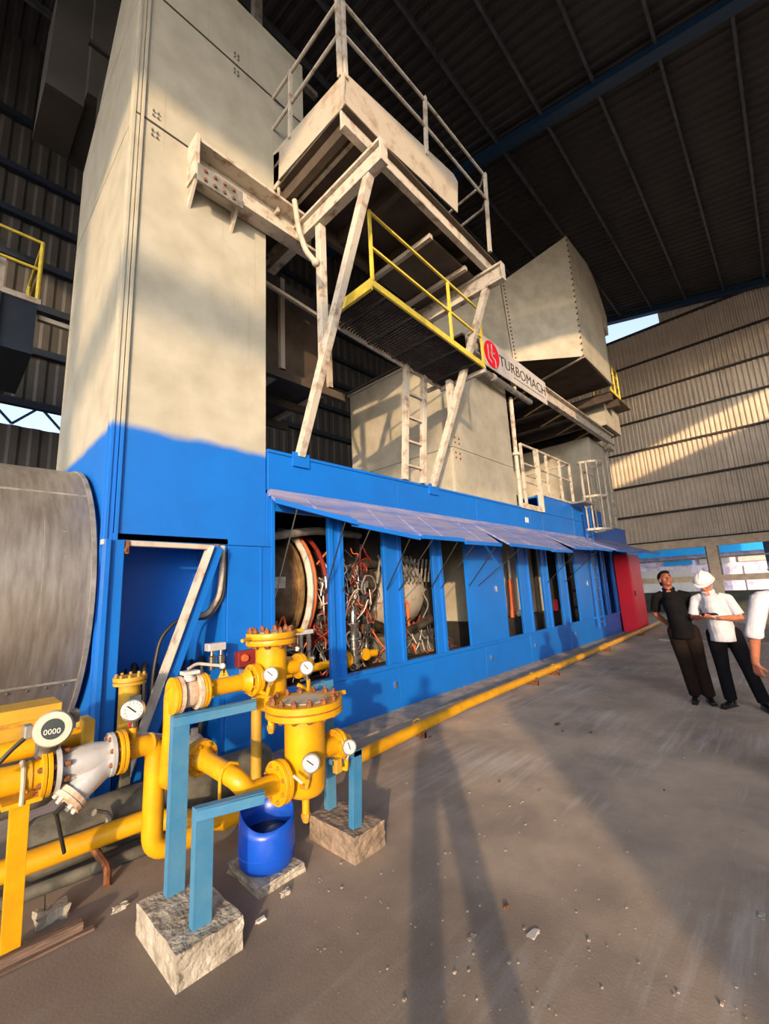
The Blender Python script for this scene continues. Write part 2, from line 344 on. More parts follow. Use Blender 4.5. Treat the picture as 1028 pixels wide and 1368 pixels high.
# back wall behind the machine
WB = struct('wall_back', (5, YF, 0))
def backrow(z0, z1, key):
    b0 = None
    for i in range(10):
        if b0 is None:
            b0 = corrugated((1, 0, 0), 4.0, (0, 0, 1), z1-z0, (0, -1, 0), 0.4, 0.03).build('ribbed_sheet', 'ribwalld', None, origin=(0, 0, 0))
            b0.location = V((-16-5, 0, z0)); b0.parent = WB
        else: copies(b0, [(4.0*i, 0, 0)])
    bx('girt', 'navygirt', WB, -16, 24, YF-0.2, YF-0.05, z0-0.09, z0+0.09)
gz = [0.0, 1.6, 3.2, 4.7, 5.95]
for a, b in zip(gz[:-1], gz[1:]): backrow(a, b, 0)
gz = [6.5, 7.9, 9.1, 10.3, 11.5, 12.75, 14.3, 17.0]
for a, b in zip(gz[:-1], gz[1:]): backrow(a, b, 0)
for i in range(40):     # lattice in the daylight strip
    x = -16+i; a = MB().bar((x, YF-0.1, 5.95), (x+0.5, YF-0.1, 6.5), 0.05, 0.05).bar((x+0.5, YF-0.1, 6.5), (x+1, YF-0.1, 5.95), 0.05, 0.05)
    a.build('lattice_brace', 'darkblue', WB)
# roof
RF = struct('ceiling', (5, 3, 14))
rb = None
for xa, xb in ((-14.0, -7.8), (-7.8, -1.5), (-1.5, 4.7), (4.7, 10.9), (10.9, 17.2), (17.2, 23.9)):
    for k in range(-4, 10):
        y0 = 0.49+1.38*(k-0.0); y1 = y0+1.38
        y0 = max(y0, YN-0.4); y1 = min(y1, YF+0.6) if k < 8 else YF+0.6
        if y1-y0 < 0.2: continue
        d = V((0, 1, RS)).normalized(); L_ = (y1-y0)*math.sqrt(1+RS*RS)
        mb = corrugated((1, 0, 0), xb-xa, d, L_, (0, 0, -1), 0.3, 0.05)
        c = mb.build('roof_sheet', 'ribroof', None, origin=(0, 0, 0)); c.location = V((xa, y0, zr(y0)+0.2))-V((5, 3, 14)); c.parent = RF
for k in range(-5, 9):
    y = 0.49+1.38*k
    MB().bar((XL, y, zr(y)+0.06), (XW, y, zr(y)+0.06), 0.07, 0.2, (0, 0, 1)).build('purlin', 'purlin', RF)
for x in (-13.9, -1.5, 10.9, 23.55):
    MB().bar((x, YN-0.3, zr(YN)-0.12), (x, YF, zr(YF)-0.12), 0.22, 0.26, (0, 0, 1)).bar((x, YN-0.3, zr(YN)-0.25), (x, YF, zr(YF)-0.25), 0.32, 0.03, (0, 0, 1)).build('rafter', 'darkblue', RF)
for (a, b) in (((10.9, 0.49), (23.5, 6.0)), ((10.9, 6.0), (23.5, 0.49)), ((-1.5, 0.49), (10.9, 6.0))):
    MB().cyl((a[0], a[1], zr(a[1])-0.06), (b[0], b[1], zr(b[1])-0.06), 0.015, 6).build('tie_rod', 'girt', RF)
# near side wall, unseen behind camera: low wall, sheets and openings shaped for sunlight
WN = struct('wall_front', (5, YN, 0))
bx('low_wall', 'ribwall', WN, -5.25, 9.0, YN-0.2, YN, 0, 2.75)
bx('low_wall', 'ribwall', WN, 9.0, 24, YN-0.2, YN, 0, 0.9)
for x in (9.0, 13.0, 17.0, 21.0): bx('column', 'beamconc', WN, x, x+0.35, YN-0.2, YN, 0.9, 2.75)
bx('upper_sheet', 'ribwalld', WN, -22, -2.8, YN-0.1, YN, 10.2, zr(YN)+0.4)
for k in range(30): bx('shade_slat', 'ribwalld', WN, -5.3, -3.1, YN-0.02, YN, 6.6+k*0.12, 6.6+k*0.12+0.055)  # unseen slats added to half-shade the front of the middle tower
bx('upper_sheet', 'ribwalld', WN, -2.8, 7.5, YN-0.1, YN, 12.15, zr(YN)+0.4)  # unseen sheet added to keep the inlet duct's upper part in shade
bx('shadow_beam', 'darkblue', WN, -40, -16, -14.4, -14.0, 9.85, 10.4)  # unseen beam added outdoors to cast the soft band on the left tower
for x in (-39, -27): bx('shadow_beam_leg', 'darkblue', WN, x, x+0.4, -14.4, -14.0, 0, 9.85)  # legs added to carry the unseen beam
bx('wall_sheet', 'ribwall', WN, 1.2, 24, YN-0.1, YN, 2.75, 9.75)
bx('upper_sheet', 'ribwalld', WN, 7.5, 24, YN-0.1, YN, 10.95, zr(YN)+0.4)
for x in (-21.5, -13.9): bx('column', 'beamconc', WN, x-0.2, x+0.2, YN-0.4, YN, 0, 12.9)
bx('column', 'beamconc', WN, 1.2, 1.6, YN-0.4, YN, 0, 9.7)
# outside, past the end wall
bx('ground', 'plinth', None, 24.2, 80, -30, 40, -0.35, -0.02)['kind'] = 'structure'
st = thing('market_building', (36, 2, -0.02), 'long pale market building with blue awning seen through the windows', 'building')
bx('wall', 'stall', st, 35, 38, -14, 24, 0, 4.2)
for i in range(18):
    y = -13+2*i
    bx('shutter', ['stall', 'white', 'white', 'stall'][i % 4], st, 34.9, 35, y+0.2, y+1.5, 0.1, 2.1)
    bx('signboard', ['white', 'awning', 'stall', 'white'][i % 4], st, 34.85, 35, y+0.1, y+1.7, 2.35, 2.75)
MB().hexa([V(p) for p in ((34, -14, 3.5), (35, -14, 4.3), (35, 24, 4.3), (34, 24, 3.5), (34, -14, 3.6), (35, -14, 4.4), (35, 24, 4.4), (34, 24, 3.6))]).build('awning', 'awning', st)
bx('blue_fascia', 'awning', st, 33.95, 34.0, -14, 24, 2.95, 3.55)
bp = thing('blue_pillar', (26.5, 0.9, -0.02), 'blue outdoor pillar standing behind the right window opening', 'pillar')
bx('shaft', 'darkblue', bp, 26.3, 26.6, 0.75, 1.05, 0, 3.3); bx('base', 'plinth', bp, 26.2, 26.7, 0.65, 1.15, 0, 0.2)
# ------------------------------------------------------------------ exhaust tower (left)
F = 4.3
tw = thing('exhaust_tower', (1.8, 5.6, 0), 'tall cream sheet-metal tower with blue painted base, left end of the machine', 'tower')
bx('core', 'black', tw, 1.12, 2.5, F+0.06, 6.9, 2.3, 9.6)
zb = [(2.18, 6.735), (6.755, 8.52), (8.54, 9.64)]
for i, (a, b) in enumerate(zb):
    x1 = 2.59 if i == 0 else 3.22
    bx('front_panel', 'tower', tw, 1.10, x1, F, F+0.06, a, b, bevel=0.004)
bx('upper_core', 'black', tw, 1.12, 3.18, F+0.06, 6.4, 6.8, 9.6)
bx('right_panel', 'tower', tw, 2.53, 2.59, F+0.06, 6.9, 3.3, 6.735)
bx('upper_right_panel', 'cream', tw, 3.16, 3.22, F+0.06, 6.4, 6.76, 9.62)
for poly in ([(F, 0.0), (6.9, 0.0), (6.92, 3.35), (6.9, 6.735), (F, 6.735)], [(F, 6.755), (6.9, 6.755), (6.92, 8.1), (6.2, 8.52), (F, 8.52)], [(F, 8.54), (6.15, 8.54), (5.0, 9.9), (F, 9.9)]):
    MB().prism([(1.03, y, z) for y, z in poly], (0.05, 0, 0)).build('side_panel', 'tower', tw, bevel=0.004)
bx('corner_trim', 'tower', tw, 1.015, 1.035, F-0.012, F+0.05, 2.18, 9.6)
bx('corner_trim', 'tower', tw, 1.085, 1.11, F-0.03, F, 2.18, 9.6)
bx('corner_trim', 'tower', tw, 1.0, 1.03, F+0.05, F+0.075, 0.1, 9.6)
for zc in (6.745, 8.53):
    MB().box(1.09, 2.6 if zc < 7 else 3.2, F-0.006, F, zc-0.012, zc+0.012).build('seam_strip', 'girt', tw)
def bolts(parent, pts, axis, r=0.012, h=0.014, m='bolt', name='bolt'):
    o0 = None
    for p in pts:
        if o0 is None: o0 = MB().lathe(p, axis, [(0, r), (h*0.8, r), (h, r*0.7)], 6).build(name, m, parent); p0 = V(p)
        else: copies(o0, [V(p)-p0])
for xs, zc in ((1.2, 6.745), (2.12, 8.53)):
    bolts(tw, [(xs+dx, F-0.005, zc+dz) for dx in (0, 0.05) for dz in (-0.16, -0.1, 0.1, 0.16)], (0, -1, 0), 0.012, 0.02, 'gray')
# recess under the tower
bx('recess_back', 'blue', tw, 1.08, 2.14, 4.95, 5.0, 0, 2.3)
bx('recess_roof', 'blue', tw, 1.08, 2.14, F, 5.0, 2.18, 2.24)
bx('recess_cheek', 'blue', tw, 2.10, 2.14, F+0.02, 5.0, 0, 2.18)
MB().bar((1.09, F-0.03, 0.03), (1.09, F-0.03, 2.17), 0.12, 0.14, (0, 1, 0)).build('corner_post', 'blue', tw, bevel=0.005)
bx('post_flange', 'blue', tw, 1.0, 1.035, F-0.14, F-0.02, 0.03, 2.17)
MB().bar((1.24, F-0.07, 0.0), (1.98, F-0.07, 2.14), 0.10, 0.14, (0, 1, 0)).build('diagonal_brace', 'blue', tw, bevel=0.005)
MB().bar((1.17, F-0.09, 0.0), (1.91, F-0.09, 2.14), 0.012, 0.18, (0, 1, 0)).build('brace_flange', 'whitesteel', tw)
MB().bar((0.98, F-0.05, 2.15), (2.08, F-0.05, 2.14), 0.045, 0.05).build('conduit_rail', 'rustcream', tw, bevel=0.01)
for x in (1.16, 1.98): MB().box(x-0.03, x+0.03, F-0.09, F-0.03, 2.05, 2.17).box(x-0.012, x+0.012, F-0.1, F-0.085, 2.07, 2.1).build('clamp', 'bolt', tw, bevel=0.004)
MB().tube(bend([(2.06, F-0.05, 2.13), (2.07, F-0.02, 1.9), (2.06, F, 1.65), (1.96, F+0.05, 1.48), (1.85, F+0.1, 1.47)], 0.12), 0.028, 10).build('flexible_conduit', 'whitesteel', tw, smooth=True)
MB().tube(bend([(1.86, F+0.1, 1.47), (1.7, F+0.12, 1.45), (1.55, F+0.12, 1.3), (1.5, F+0.12, 1.0), (1.5, F+0.12, 0.7)], 0.2), 0.018, 8).build('cable', 'rubber', tw, smooth=True)
MB().tube(bend([(2.09, F-0.05, 2.1), (2.105, F-0.02, 1.85), (2.1, F, 1.62), (1.98, F+0.05, 1.44), (1.86, F+0.1, 1.44)], 0.12), 0.014, 8).build('cable', 'rubber', tw, smooth=True)
bx('skid_beam', 'blue', tw, 1.2, 2.14, F+0.05, F+0.15, 0.0, 0.22)
# bolted channel beam on the tower
cb = thing('channel_beam', (2.4, 4.1, 6.3), 'cream bolted channel beam running out of the tower under the high platform', 'beam')
MB().box(1.62, 3.3, F-0.02, F, 6.26, 6.72).box(1.62, 3.3, F-0.22, F-0.02, 6.68, 6.72).box(1.62, 3.3, F-0.22, F-0.02, 6.22, 6.26).build('channel', 'whitesteel', cb, bevel=0.004)
MB().box(1.58, 1.62, F-0.24, F, 6.2, 6.74).build('end_plate', 'whitesteel', cb)
MB().prism([(1.6, F-0.24, 6.28), (1.6, F, 6.28), (1.6, F, 5.95)], (0.03, 0, 0)).build('gusset', 'whitesteel', cb)
MB().prism([(2.1, F-0.24, 6.28), (2.1, F, 6.28), (2.1, F, 5.95)], (0.03, 0, 0)).build('gusset', 'whitesteel', cb)
bx('bolting_plate', 'gray', cb, 1.6, 2.13, F-0.255, F-0.23, 6.12, 6.34)
bolts(cb, [(x, F-0.255, z) for x in (1.68, 1.79, 1.9, 2.01) for z in (6.17, 6.28)], (0, -1, 0), 0.02, 0.02)
# horizontal duct and dark boxes behind
dt = thing('horizontal_duct', (3.8, 6.8, 5.2), 'dark brown horizontal duct joining the tower behind the braces', 'duct')
bx('body', 'darksheet', dt, 2.62, 4.7, 5.6, 8.4, 5.25, 6.9)
for x in (2.64, 3.6, 4.6): MB().box(x, x+0.08, 5.52, 8.45, 5.17, 5.25).box(x, x+0.08, 5.52, 5.6, 5.17, 6.9).build('stiffener', 'rustcream', dt)
for i, y in enumerate((5.5, 6.4, 7.3)): MB().bar((2.62, y, 5.1), (4.9, y, 5.1), 0.1, 0.14).build('support_beam', 'darksheet', dt)
bx('lower_pipe_rack', 'darksheet', dt, 2.62, 4.4, 6.9, 7.1, 4.3, 4.42)
MB().bar(at(355, 378, 1, 4.9), at(430, 425, 1, 4.9), 0.05, 0.05).build('edge_angle', 'rustcream', dt)
rd = thing('roof_duct', (1.9, 8.2, 9), 'dark grey duct rising behind the tower toward the roof', 'duct')
MB().prism([(1.0, 7.2, 9.6), (1.0, 7.2, 13.5), (0.75, 7.2, 13.5), (0.55, 7.2, 12.0), (0.5, 7.2, 9.6)], (0, 1.2, 0)).build('body', 'ribwalld', rd)
bx('upper_body', 'ribwalld', rd, 1.0, 3.0, 7.0, 8.6, 9.7, 14.2)
for z in (10.6, 12.0, 13.2): bx('flange', 'girt', rd, 0.95, 3.05, 6.93, 7.0, z, z+0.07)
pst = thing('roof_prop', (2.9, 5.4, 9.64), 'grey square post standing on top of the tower', 'post')
MB().bar((2.95, 5.2, 9.64), (2.95, 5.2, 13.6), 0.14, 0.14).build('shaft', 'gray', pst); MB().bar((2.4, 5.2, 10.9), (4.2, 5.2, 10.9), 0.1, 0.1).build('cross_bar', 'gray', pst)

# ------------------------------------------------------------------ blue enclosure
en = thing('turbine_enclosure', (9, 6, 0), 'long bright blue turbine enclosure with raised doors and open equipment bays', 'enclosure')
XE = 16.95
bx('left_column_panel', 'blue', en, 2.145, 2.67, F, F+0.06, 0.0, 2.175, bevel=0.004)
bx('left_column_panel', 'blue', en, 2.595, 2.67, F, F+0.06, 2.18, 2.8, bevel=0.004)
bx('column_seam', 'blue', en, 2.52, 2.535, F-0.01, F, 0.0, 2.17); bx('column_edge', 'blue', en, 2.66, 2.70, F-0.012, F+0.1, 0.0, 2.78)
hs_ = [2.6, 4.85, 7.1, 9.4, 10.05, 12.1, 14.6, XE]
for a, b in zip(hs_[:-1], hs_[1:]):
    bx('header_panel', 'blue', en, a+0.006, b-0.006, F-0.02, F+0.05, 2.84, 3.29, bevel=0.003)
for a, b in ((10.05, 12.1), (12.1, 14.6)): bx('parapet_panel', 'blue', en, a+0.006, b-0.006, F-0.02, F+0.05, 3.3, 3.74, bevel=0.003)
bx('parapet_cap', 'whitesteel', en, 10.05, 14.6, F-0.04, F+0.12, 3.74, 3.79)
bx('top_edge', 'blue', en, 2.6, XE, F-0.035, F+0.08, 3.29, 3.325)
bx('roof_plate', 'blue', en, 2.6, XE, F+0.05, 8.6, 3.25, 3.3)
bx('raised_roof_plate', 'blue', en, 10.05, 14.6, F+0.05, 8.6, 3.68, 3.72)
bx('hinge_rail', 'blue_dusty', en, 2.62, XE, F-0.06, F+0.02, 2.76, 2.84)
OP = [(2.69, 3.49), (3.73, 4.49), (4.88, 5.64), (5.90, 6.61), (7.92, 8.61), (9.08, 9.74), (10.07, 10.7), (11.14, 11.8), (13.48, 13.94), (14.26, 14.9)]
ss = [2.7, 4.70, 7.03, 8.83, 11.0, 13.2, 15.1]
for a, b in zip(ss[:-1], ss[1:]):
    bx('sill_panel', 'blue', en, a+0.005, b-0.005, F, F+0.05, 0.0, 0.56, bevel=0.004)
bx('sill_rail', 'blue', en, 2.7, 15.1, F-0.02, F+0.06, 0.565, 0.62, bevel=0.004)
bx('sill_ledge', 'gray', en, 2.7, 15.1, F+0.05, F+0.14, 0.56, 0.60)
bx('head_rail', 'blue', en, 2.7, 15.1, F, F+0.06, 2.6, 2.76)
prev = 2.69
ed = [(OP[i][1], OP[i+1][0]) for i in range(len(OP)-1)]+[(14.9, 15.1)]
for a, b in ed:
    if b-a < 0.6:
        mb = MB().box(a, b, F+0.015, F+0.045, 0.6, 2.66)
        mb.box(a, a+0.07, F-0.015, F+0.03, 0.6, 2.66).box(b-0.07, b, F-0.015, F+0.03, 0.6, 2.66)
        mb.build('door_post', 'blue', en, bevel=0.003)
    else:
        bx('closed_door', 'blue', en, a+0.08, b-0.08, F-0.01, F+0.04, 0.62, 2.66, bevel=0.004)
        for x in (a, b-0.07): bx('door_post', 'blue', en, x, x+0.07, F-0.015, F+0.04, 0.6, 2.66)
for x in (7.55, 12.5):
    MB().box(x, x+0.05, F-0.035, F-0.01, 1.5, 1.62).build('latch', 'chrome', en, bevel=0.004)
for x in (4.6, 7.2, 9.0, 11.3): MB().box(x, x+0.035, F-0.025, F, 0.3, 0.38).build('latch', 'chrome', en)
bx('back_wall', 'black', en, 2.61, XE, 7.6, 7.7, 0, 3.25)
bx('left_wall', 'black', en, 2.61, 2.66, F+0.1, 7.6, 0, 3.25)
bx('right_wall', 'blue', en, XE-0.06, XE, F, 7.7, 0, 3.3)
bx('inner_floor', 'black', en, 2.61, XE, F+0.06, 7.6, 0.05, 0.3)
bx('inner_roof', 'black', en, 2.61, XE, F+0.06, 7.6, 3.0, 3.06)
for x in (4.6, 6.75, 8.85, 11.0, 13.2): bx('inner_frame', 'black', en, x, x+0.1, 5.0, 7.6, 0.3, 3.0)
bx('nameplate', 'white', en, 9.15, 9.3, F-0.03, F-0.02, 2.98, 3.1)
# raised doors, hinged along the header (each slightly differently open)
HZ = 2.79
dd = [  # hinge x0,x1 ; outer corners (x,y,z) left, right
    (2.64, 3.62, (2.60, 4.12, 2.70), (3.60, 3.88, 2.50)), (3.62, 4.72, (3.58, 3.95, 2.49), (4.68, 3.76, 2.35)),
    (4.72, 5.75, (4.70, 3.74, 2.37), (5.72, 3.72, 2.37)), (5.75, 6.85, (5.72, 3.70, 2.33), (6.85, 3.70, 2.34)),
    (7.8, 8.85, (6.88, 3.55, 2.33), (8.55, 3.52, 2.30)), (8.85, 9.9, (8.5, 3.52, 2.28), (9.7, 3.55, 2.30)),
    (9.9, 10.95, (9.6, 3.45, 2.36), (10.7, 3.45, 2.38)), (10.95, 12.0, (10.7, 3.42, 2.39), (12.0, 3.4, 2.38)),
    (13.3, 14.2, (12.0, 3.3, 2.38), (14.2, 3.3, 2.38)), (14.2, 15.3, (14.2, 3.25, 2.40), (16.2, 3.2, 2.40))]
for i, (a, b, pl_, pr_) in enumerate(dd):
    if i in (4,): a = 6.87
    if i in (8,): a = 12.02
    if i == 9: b = 16.6
    A, B, Cc, D = V((a, F-0.03, HZ)), V((b, F-0.03, HZ)), V(pr_), V(pl_)
    n = (B-A).cross(D-A).normalized()
    if n.z < 0: n = -n
    t_ = n*-0.035
    dr = MB().hexa([A+t_, B+t_, Cc+t_, D+t_, A, B, Cc, D]).build('raised_door', 'blue_dusty', en, bevel=0.003)
    e = V((0, -0.0, -0.055)) ; o_ = V((0, -0.025, 0))
    MB().hexa([D+e, Cc+e, Cc+e+o_, D+e+o_, D, Cc, Cc+o_, D+o_]).build('door_lip', 'blue', dr)
    mid = (A+B)/2; mo = (Cc+D)/2
    MB().bar(mid+n*0.008, mo+n*0.008, 0.04, 0.012, n).build('stiffening_rib', 'blue_dusty', dr)
    for k, (xs) in enumerate(((a+0.12), (b-0.15))):
        q = D+(Cc-D)*(0.25 if k == 0 else 0.85)
        if i in (0, 1, 2, 3) or (i in (4, 6, 7) and k == 0): MB().cyl((xs-0.05, F+0.0, 1.62), q-V((0.0, 0, 0.05)), 0.009, 6).build('prop_rod', 'rubber', en)
# wall ladder on the closed door
ld = thing('wall_ladder', (13.0, F-0.1, 0.3), 'blue wall ladder fixed on the enclosure beside the red cabinet', 'ladder')
lx0, lx1 = 12.72, 13.2
for x in (lx0, lx1): MB().bar((x, F-0.12, 0.35), (x, F-0.12, 3.75), 0.05, 0.03).build('rail', 'blue', ld)
for k in range(11): MB().cyl((lx0, F-0.12, 0.5+0.3*k), (lx1, F-0.12, 0.5+0.3*k), 0.014, 6).build('rung', 'steelblue' if k < 7 else 'gray', ld)
for z in (0.6, 2.4, 3.5): MB().box(lx0-0.02, lx0+0.02, F-0.12, F, z, z+0.04).box(lx1-0.02, lx1+0.02, F-0.12, F, z, z+0.04).build('bracket', 'blue', ld)
# cage around the ladder head
cg = thing('ladder_cage', (12.95, 3.9, 2.9), 'grey steel safety cage around the ladder head above the raised doors', 'cage')
def ring(z, r=0.42):
    return [(12.95+r*math.sin(a), 4.05-0.0-r*1.15*max(0, math.cos(a))-0.0 if math.cos(a) > 0 else 4.05-r*math.cos(a)*0.4, z) for a in [(-0.72+1.44*k/16)*PI for k in range(17)]]
for z in (3.02, 3.95, 4.95):
    pts = ring(z)
    for p, q in zip(pts[:-1], pts[1:]): pass
    MB().tube(pts, (0.012, 0.035), 6).build('hoop', 'whitesteel', cg)
for a in (-0.62, -0.4, -0.2, 0, 0.2, 0.4, 0.62):
    x = 12.95+0.42*math.sin(a*PI); y = 4.05-0.48*math.cos(a*PI) if math.cos(a*PI) > 0 else 4.05
    MB().bar((x, y, 3.0), (x, y, 4.97), 0.06, 0.02, (0, 1, 0)).build('upright', 'whitesteel', cg)
bx('landing', 'gray', cg, 11.9, 12.6, 3.85, 4.2, 3.70, 3.75)
# red cabinet
rc = thing('red_cabinet', (15.8, 4.2, 0), 'tall red cabinet standing against the far end of the enclosure', 'cabinet')
bx('body', 'red', rc, 15.13, 16.46, 3.86, 4.27, 0.02, 2.40, bevel=0.01)
MB().box(15.2, 16.4, 3.845, 3.86, 0.08, 2.34).build('door', 'red', rc, bevel=0.003); bx('handle', 'ink', rc, 15.28, 15.31, 3.82, 3.845, 1.1, 1.25)
bx('base', 'black', rc, 15.15, 16.44, 3.88, 4.27, 0.0, 0.03)
# ------------------------------------------------------------------ inside the bays: gas turbine
gt = thing('gas_turbine', (4.6, 5.4, 0.3), 'gas turbine with heat-stained casing, wires and hoses inside the first open bays', 'turbine')
MB().lathe((2.67, 5.45, 1.72), (1, 0, 0), [(0, 0.7), (0.02, 0.7), (0.6, 0.72), (0.65, 0.72)], 40).build('exhaust_casing', 'hotcase', gt, smooth=True)
MB().lathe((3.32, 5.45, 1.72), (1, 0, 0), [(0, 0.79), (0.06, 0.79), (0.07, 0.7)], 40).build('brass_flange', 'brass', gt, smooth=True)
ar = [(3.5, 5.45-0.84*math.cos(a), 1.72+0.84*math.sin(a)) for a in [(-0.3+0.75*k/14)*PI for k in range(15)]]
MB().tube(ar, 0.035, 8).build('orange_hose', 'orange', gt, smooth=True)
ar = [(3.42, 5.45-0.86*math.cos(a), 1.70+0.86*math.sin(a)) for a in [(-0.45+0.9*k/14)*PI for k in range(15)]]
MB().tube(ar, 0.045, 8).build('pale_hose', 'whitesteel', gt, smooth=True)
ar = [(3.62+0.1, 5.45-0.8*math.cos(a), 1.72+0.8*math.sin(a)) for a in [(-0.15+0.55*k/14)*PI for k in range(15)]]
MB().tube(ar, 0.03, 8).build('red_hose', 'redhose', gt, smooth=True)
MB().lathe((3.5, 5.45, 1.72), (1, 0, 0), [(0, 0.66), (0.25, 0.62), (0.5, 0.52), (0.9, 0.5), (1.0, 0.62), (1.08, 0.62), (1.1, 0.5), (1.5, 0.5)], 36).build('compressor_casing', 'hotcase', gt, smooth=True)
for k in range(8): MB().lathe((3.75+k*0.1, 5.45, 1.72), (1, 0, 0), [(0, 0.6-0.01*k), (0.03, 0.6-0.01*k)], 30).build('casing_rib', 'hotcase', gt)
MB().box(2.8, 3.1, 4.68, 4.72, 1.72, 1.86).build('rating_plate', 'chrome', gt)
MB().tube(bend([(2.6, 4.9, 2.35), (3.0, 4.8, 2.38), (3.3, 4.75, 2.44), (3.7, 4.8, 2.5), (4.6, 4.9, 2.5)], 0.2), 0.055, 10).build('cable_loom', 'gray', gt, smooth=True)
# air intake bowl in bays three and four
MB().lathe((5.0, 5.75, 1.62), (1, 0, 0), [(0, 0.45), (0.1, 0.62), (0.4, 0.72), (0.9, 0.74), (1.3, 0.7), (1.6, 0.5)], 36).build('intake_bowl', 'rustcream', gt, smooth=True)
for k in range(9): MB().bar((5.0+0.1*k, 4.74, 1.85), (5.0+0.1*k, 4.9, 2.2), 0.03, 0.03).build('vane', 'gray', gt)
MB().cyl((4.9, 4.75, 1.45), (5.35, 4.7, 1.42), 0.025, 8).build('red_tube', 'orange', gt, smooth=True)
MB().tube(bend([(5.3, 4.7, 1.43), (5.42, 4.7, 1.43), (5.44, 4.7, 1.05)], 0.05), 0.025, 8).build('red_tube', 'orange', gt, smooth=True)
MB().tube(bend([(4.75, 4.85, 1.15), (5.1, 4.75, 0.98), (5.6, 4.7, 1.0), (6.2, 4.75, 1.15)], 0.3), 0.07, 10).build('oil_pipe', 'hotcase', gt, smooth=True)
bx('gearbox', 'laggray', gt, 4.9, 6.5, 4.9, 6.0, 0.3, 0.92, bevel=0.03)
bx('dark_hood', 'black', gt, 4.8, 6.6, 4.95, 6.4, 2.0, 2.7)
for k in range(14): MB().cyl((4.95+k*0.11, 4.9, 1.75), (4.95+k*0.11+0.05, 4.86, 2.15), 0.018, 6).build('guide_rod', 'gray', gt)
bx('bedplate', 'black', gt, 2.6, 6.7, 4.6, 6.4, 0.3, 0.55)
bx('dark_tank', 'redhose', gt, 3.75, 4.15, 4.9, 5.3, 0.9, 1.25, bevel=0.02)
# valve stack on bay two and sampling unit in bay one
def valvestack(x, y, z, s=1.0):
    MB().lathe((x, y, z), (0, 0, 1), [(0, .09*s), (.12*s, .1*s), (.13*s, .06*s), (.2*s, .06*s), (.21*s, .1*s), (.25*s, .1*s), (.26*s, .07*s), (.36*s, .07*s), (.37*s, .11*s), (.4*s, .11*s), (.41*s, .07*s), (.56*s, .07*s), (.6*s, .1*s), (.63*s, .1*s), (.64*s, .06*s), (.8*s, .06*s), (.86*s, .03*s)], 16).build('valve_stack', 'chrome', gt, smooth=True)
valvestack(4.12, 4.58, 0.68, 0.85); valvestack(4.42, 4.65, 0.68, 0.5)
for dx in (-0.06, 0.06): MB().cyl((3.28+dx, 4.55, 0.86), (3.28+dx, 4.55, 1.16), 0.03, 8).build('sample_bottle', 'chrome', gt, smooth=True)
MB().box(3.18, 3.38, 4.5, 4.62, 1.15, 1.2).build('holder_top', 'silver', gt); MB().box(3.18, 3.38, 4.5, 4.62, 0.82, 0.87).build('holder_base', 'silver', gt)
MB().tube([(2.75, 4.5, 0.72), (3.95, 4.5, 0.76)], 0.05, 12).build('fuel_pipe', 'yellow', gt, smooth=True)
MB().lathe((3.86, 4.5, 0.757), (1, 0, 0), [(0, .1), (.03, .1), (.035, .07), (.05, .07), (.055, .1), (.08, .1)], 16).build('fuel_pipe_flange', 'yellow', gt, smooth=True)
MB().lathe((4.3, 4.55, 0.77), (1, 0, 0), [(0, .08), (.03, .08), (.035, .05), (.2, .05)], 14).build('fuel_pipe_end', 'yellow', gt, smooth=True)
MB().cyl((2.75, 4.45, 1.0), (3.15, 4.45, 1.0), 0.012, 6).build('sensor_rod', 'chrome', gt); MB().ell((3.1, 4.45, 1.0), (0.03, 0.03, 0.03), None, 8, 6).build('sensor_knob', 'white', gt, smooth=True)
R_ = random.Random(3)
cm = ['redhose', 'gray', 'gray', 'chrome', 'rubber', 'whitesteel', 'hotcase', 'orange', 'hotcase']
for i in range(210):
    x = R_.uniform(3.6, 4.55) if i < 140 else (R_.uniform(2.95, 3.5) if i < 175 else R_.uniform(4.95, 6.5)); z = R_.uniform(0.7, 2.1) if i < 140 else R_.uniform(0.65, 1.15); y = R_.uniform(4.55, 4.85)
    p = [V((x, y, z))]
    for k in range(4): p.append(p[-1]+V((R_.uniform(-.14, .16), R_.uniform(-.06, .06), R_.uniform(-.26, .2))))
    for q in p: q.x = min(max(q.x, 2.72), 6.7); q.z = max(q.z, 0.6); q.y = max(q.y, 4.47)
    MB().tube(bend(p, 0.1, 3), R_.choice([0.007, 0.009, 0.013]), 5, False).build('wire', cm[i % 9], gt, smooth=True)
for i in range(48):
    x, y, z = R_.uniform(3.65, 4.5), R_.uniform(4.62, 4.85), R_.uniform(0.95, 1.95); s = R_.uniform(.02, .05)
    MB().box(x-s, x+s, y-s, y+s, z-s, z+s*1.6).build('junction_box', ['chrome', 'redhose', 'brass', 'gray'][i % 4], gt, bevel=0.006)
# generator end
gn = thing('generator', (10, 5.8, 0.3), 'cream generator cabinet with louvres inside the far open bays', 'generator')
bx('body', 'cream', gn, 8.0, 11.9, 5.1, 7.2, 0.9, 2.7, bevel=0.02); bx('bedplate', 'black', gn, 7.9, 12, 4.8, 7.3, 0.3, 0.9)
for k in range(12): bx('louvre', 'gray', gn, 10.1, 10.65, 5.04, 5.1, 1.3+k*0.1, 1.35+k*0.1)
MB().lathe((8.3, 5.0, 0.95), (0, 0, 1), [(0, .16), (.3, .18), (.5, .12), (.6, .12)], 14).build('pump', 'darkblue', gn, smooth=True)
MB().tube(bend([(9.2, 4.85, 0.9), (9.2, 4.82, 1.2), (9.18, 4.8, 1.75)], 0.1), 0.055, 10).build('orange_hose', 'orange', gn, smooth=True)
MB().cyl((9.18, 4.8, 1.75), (9.15, 4.8, 2.4), 0.03, 8).build('white_tube', 'white', gn, smooth=True)
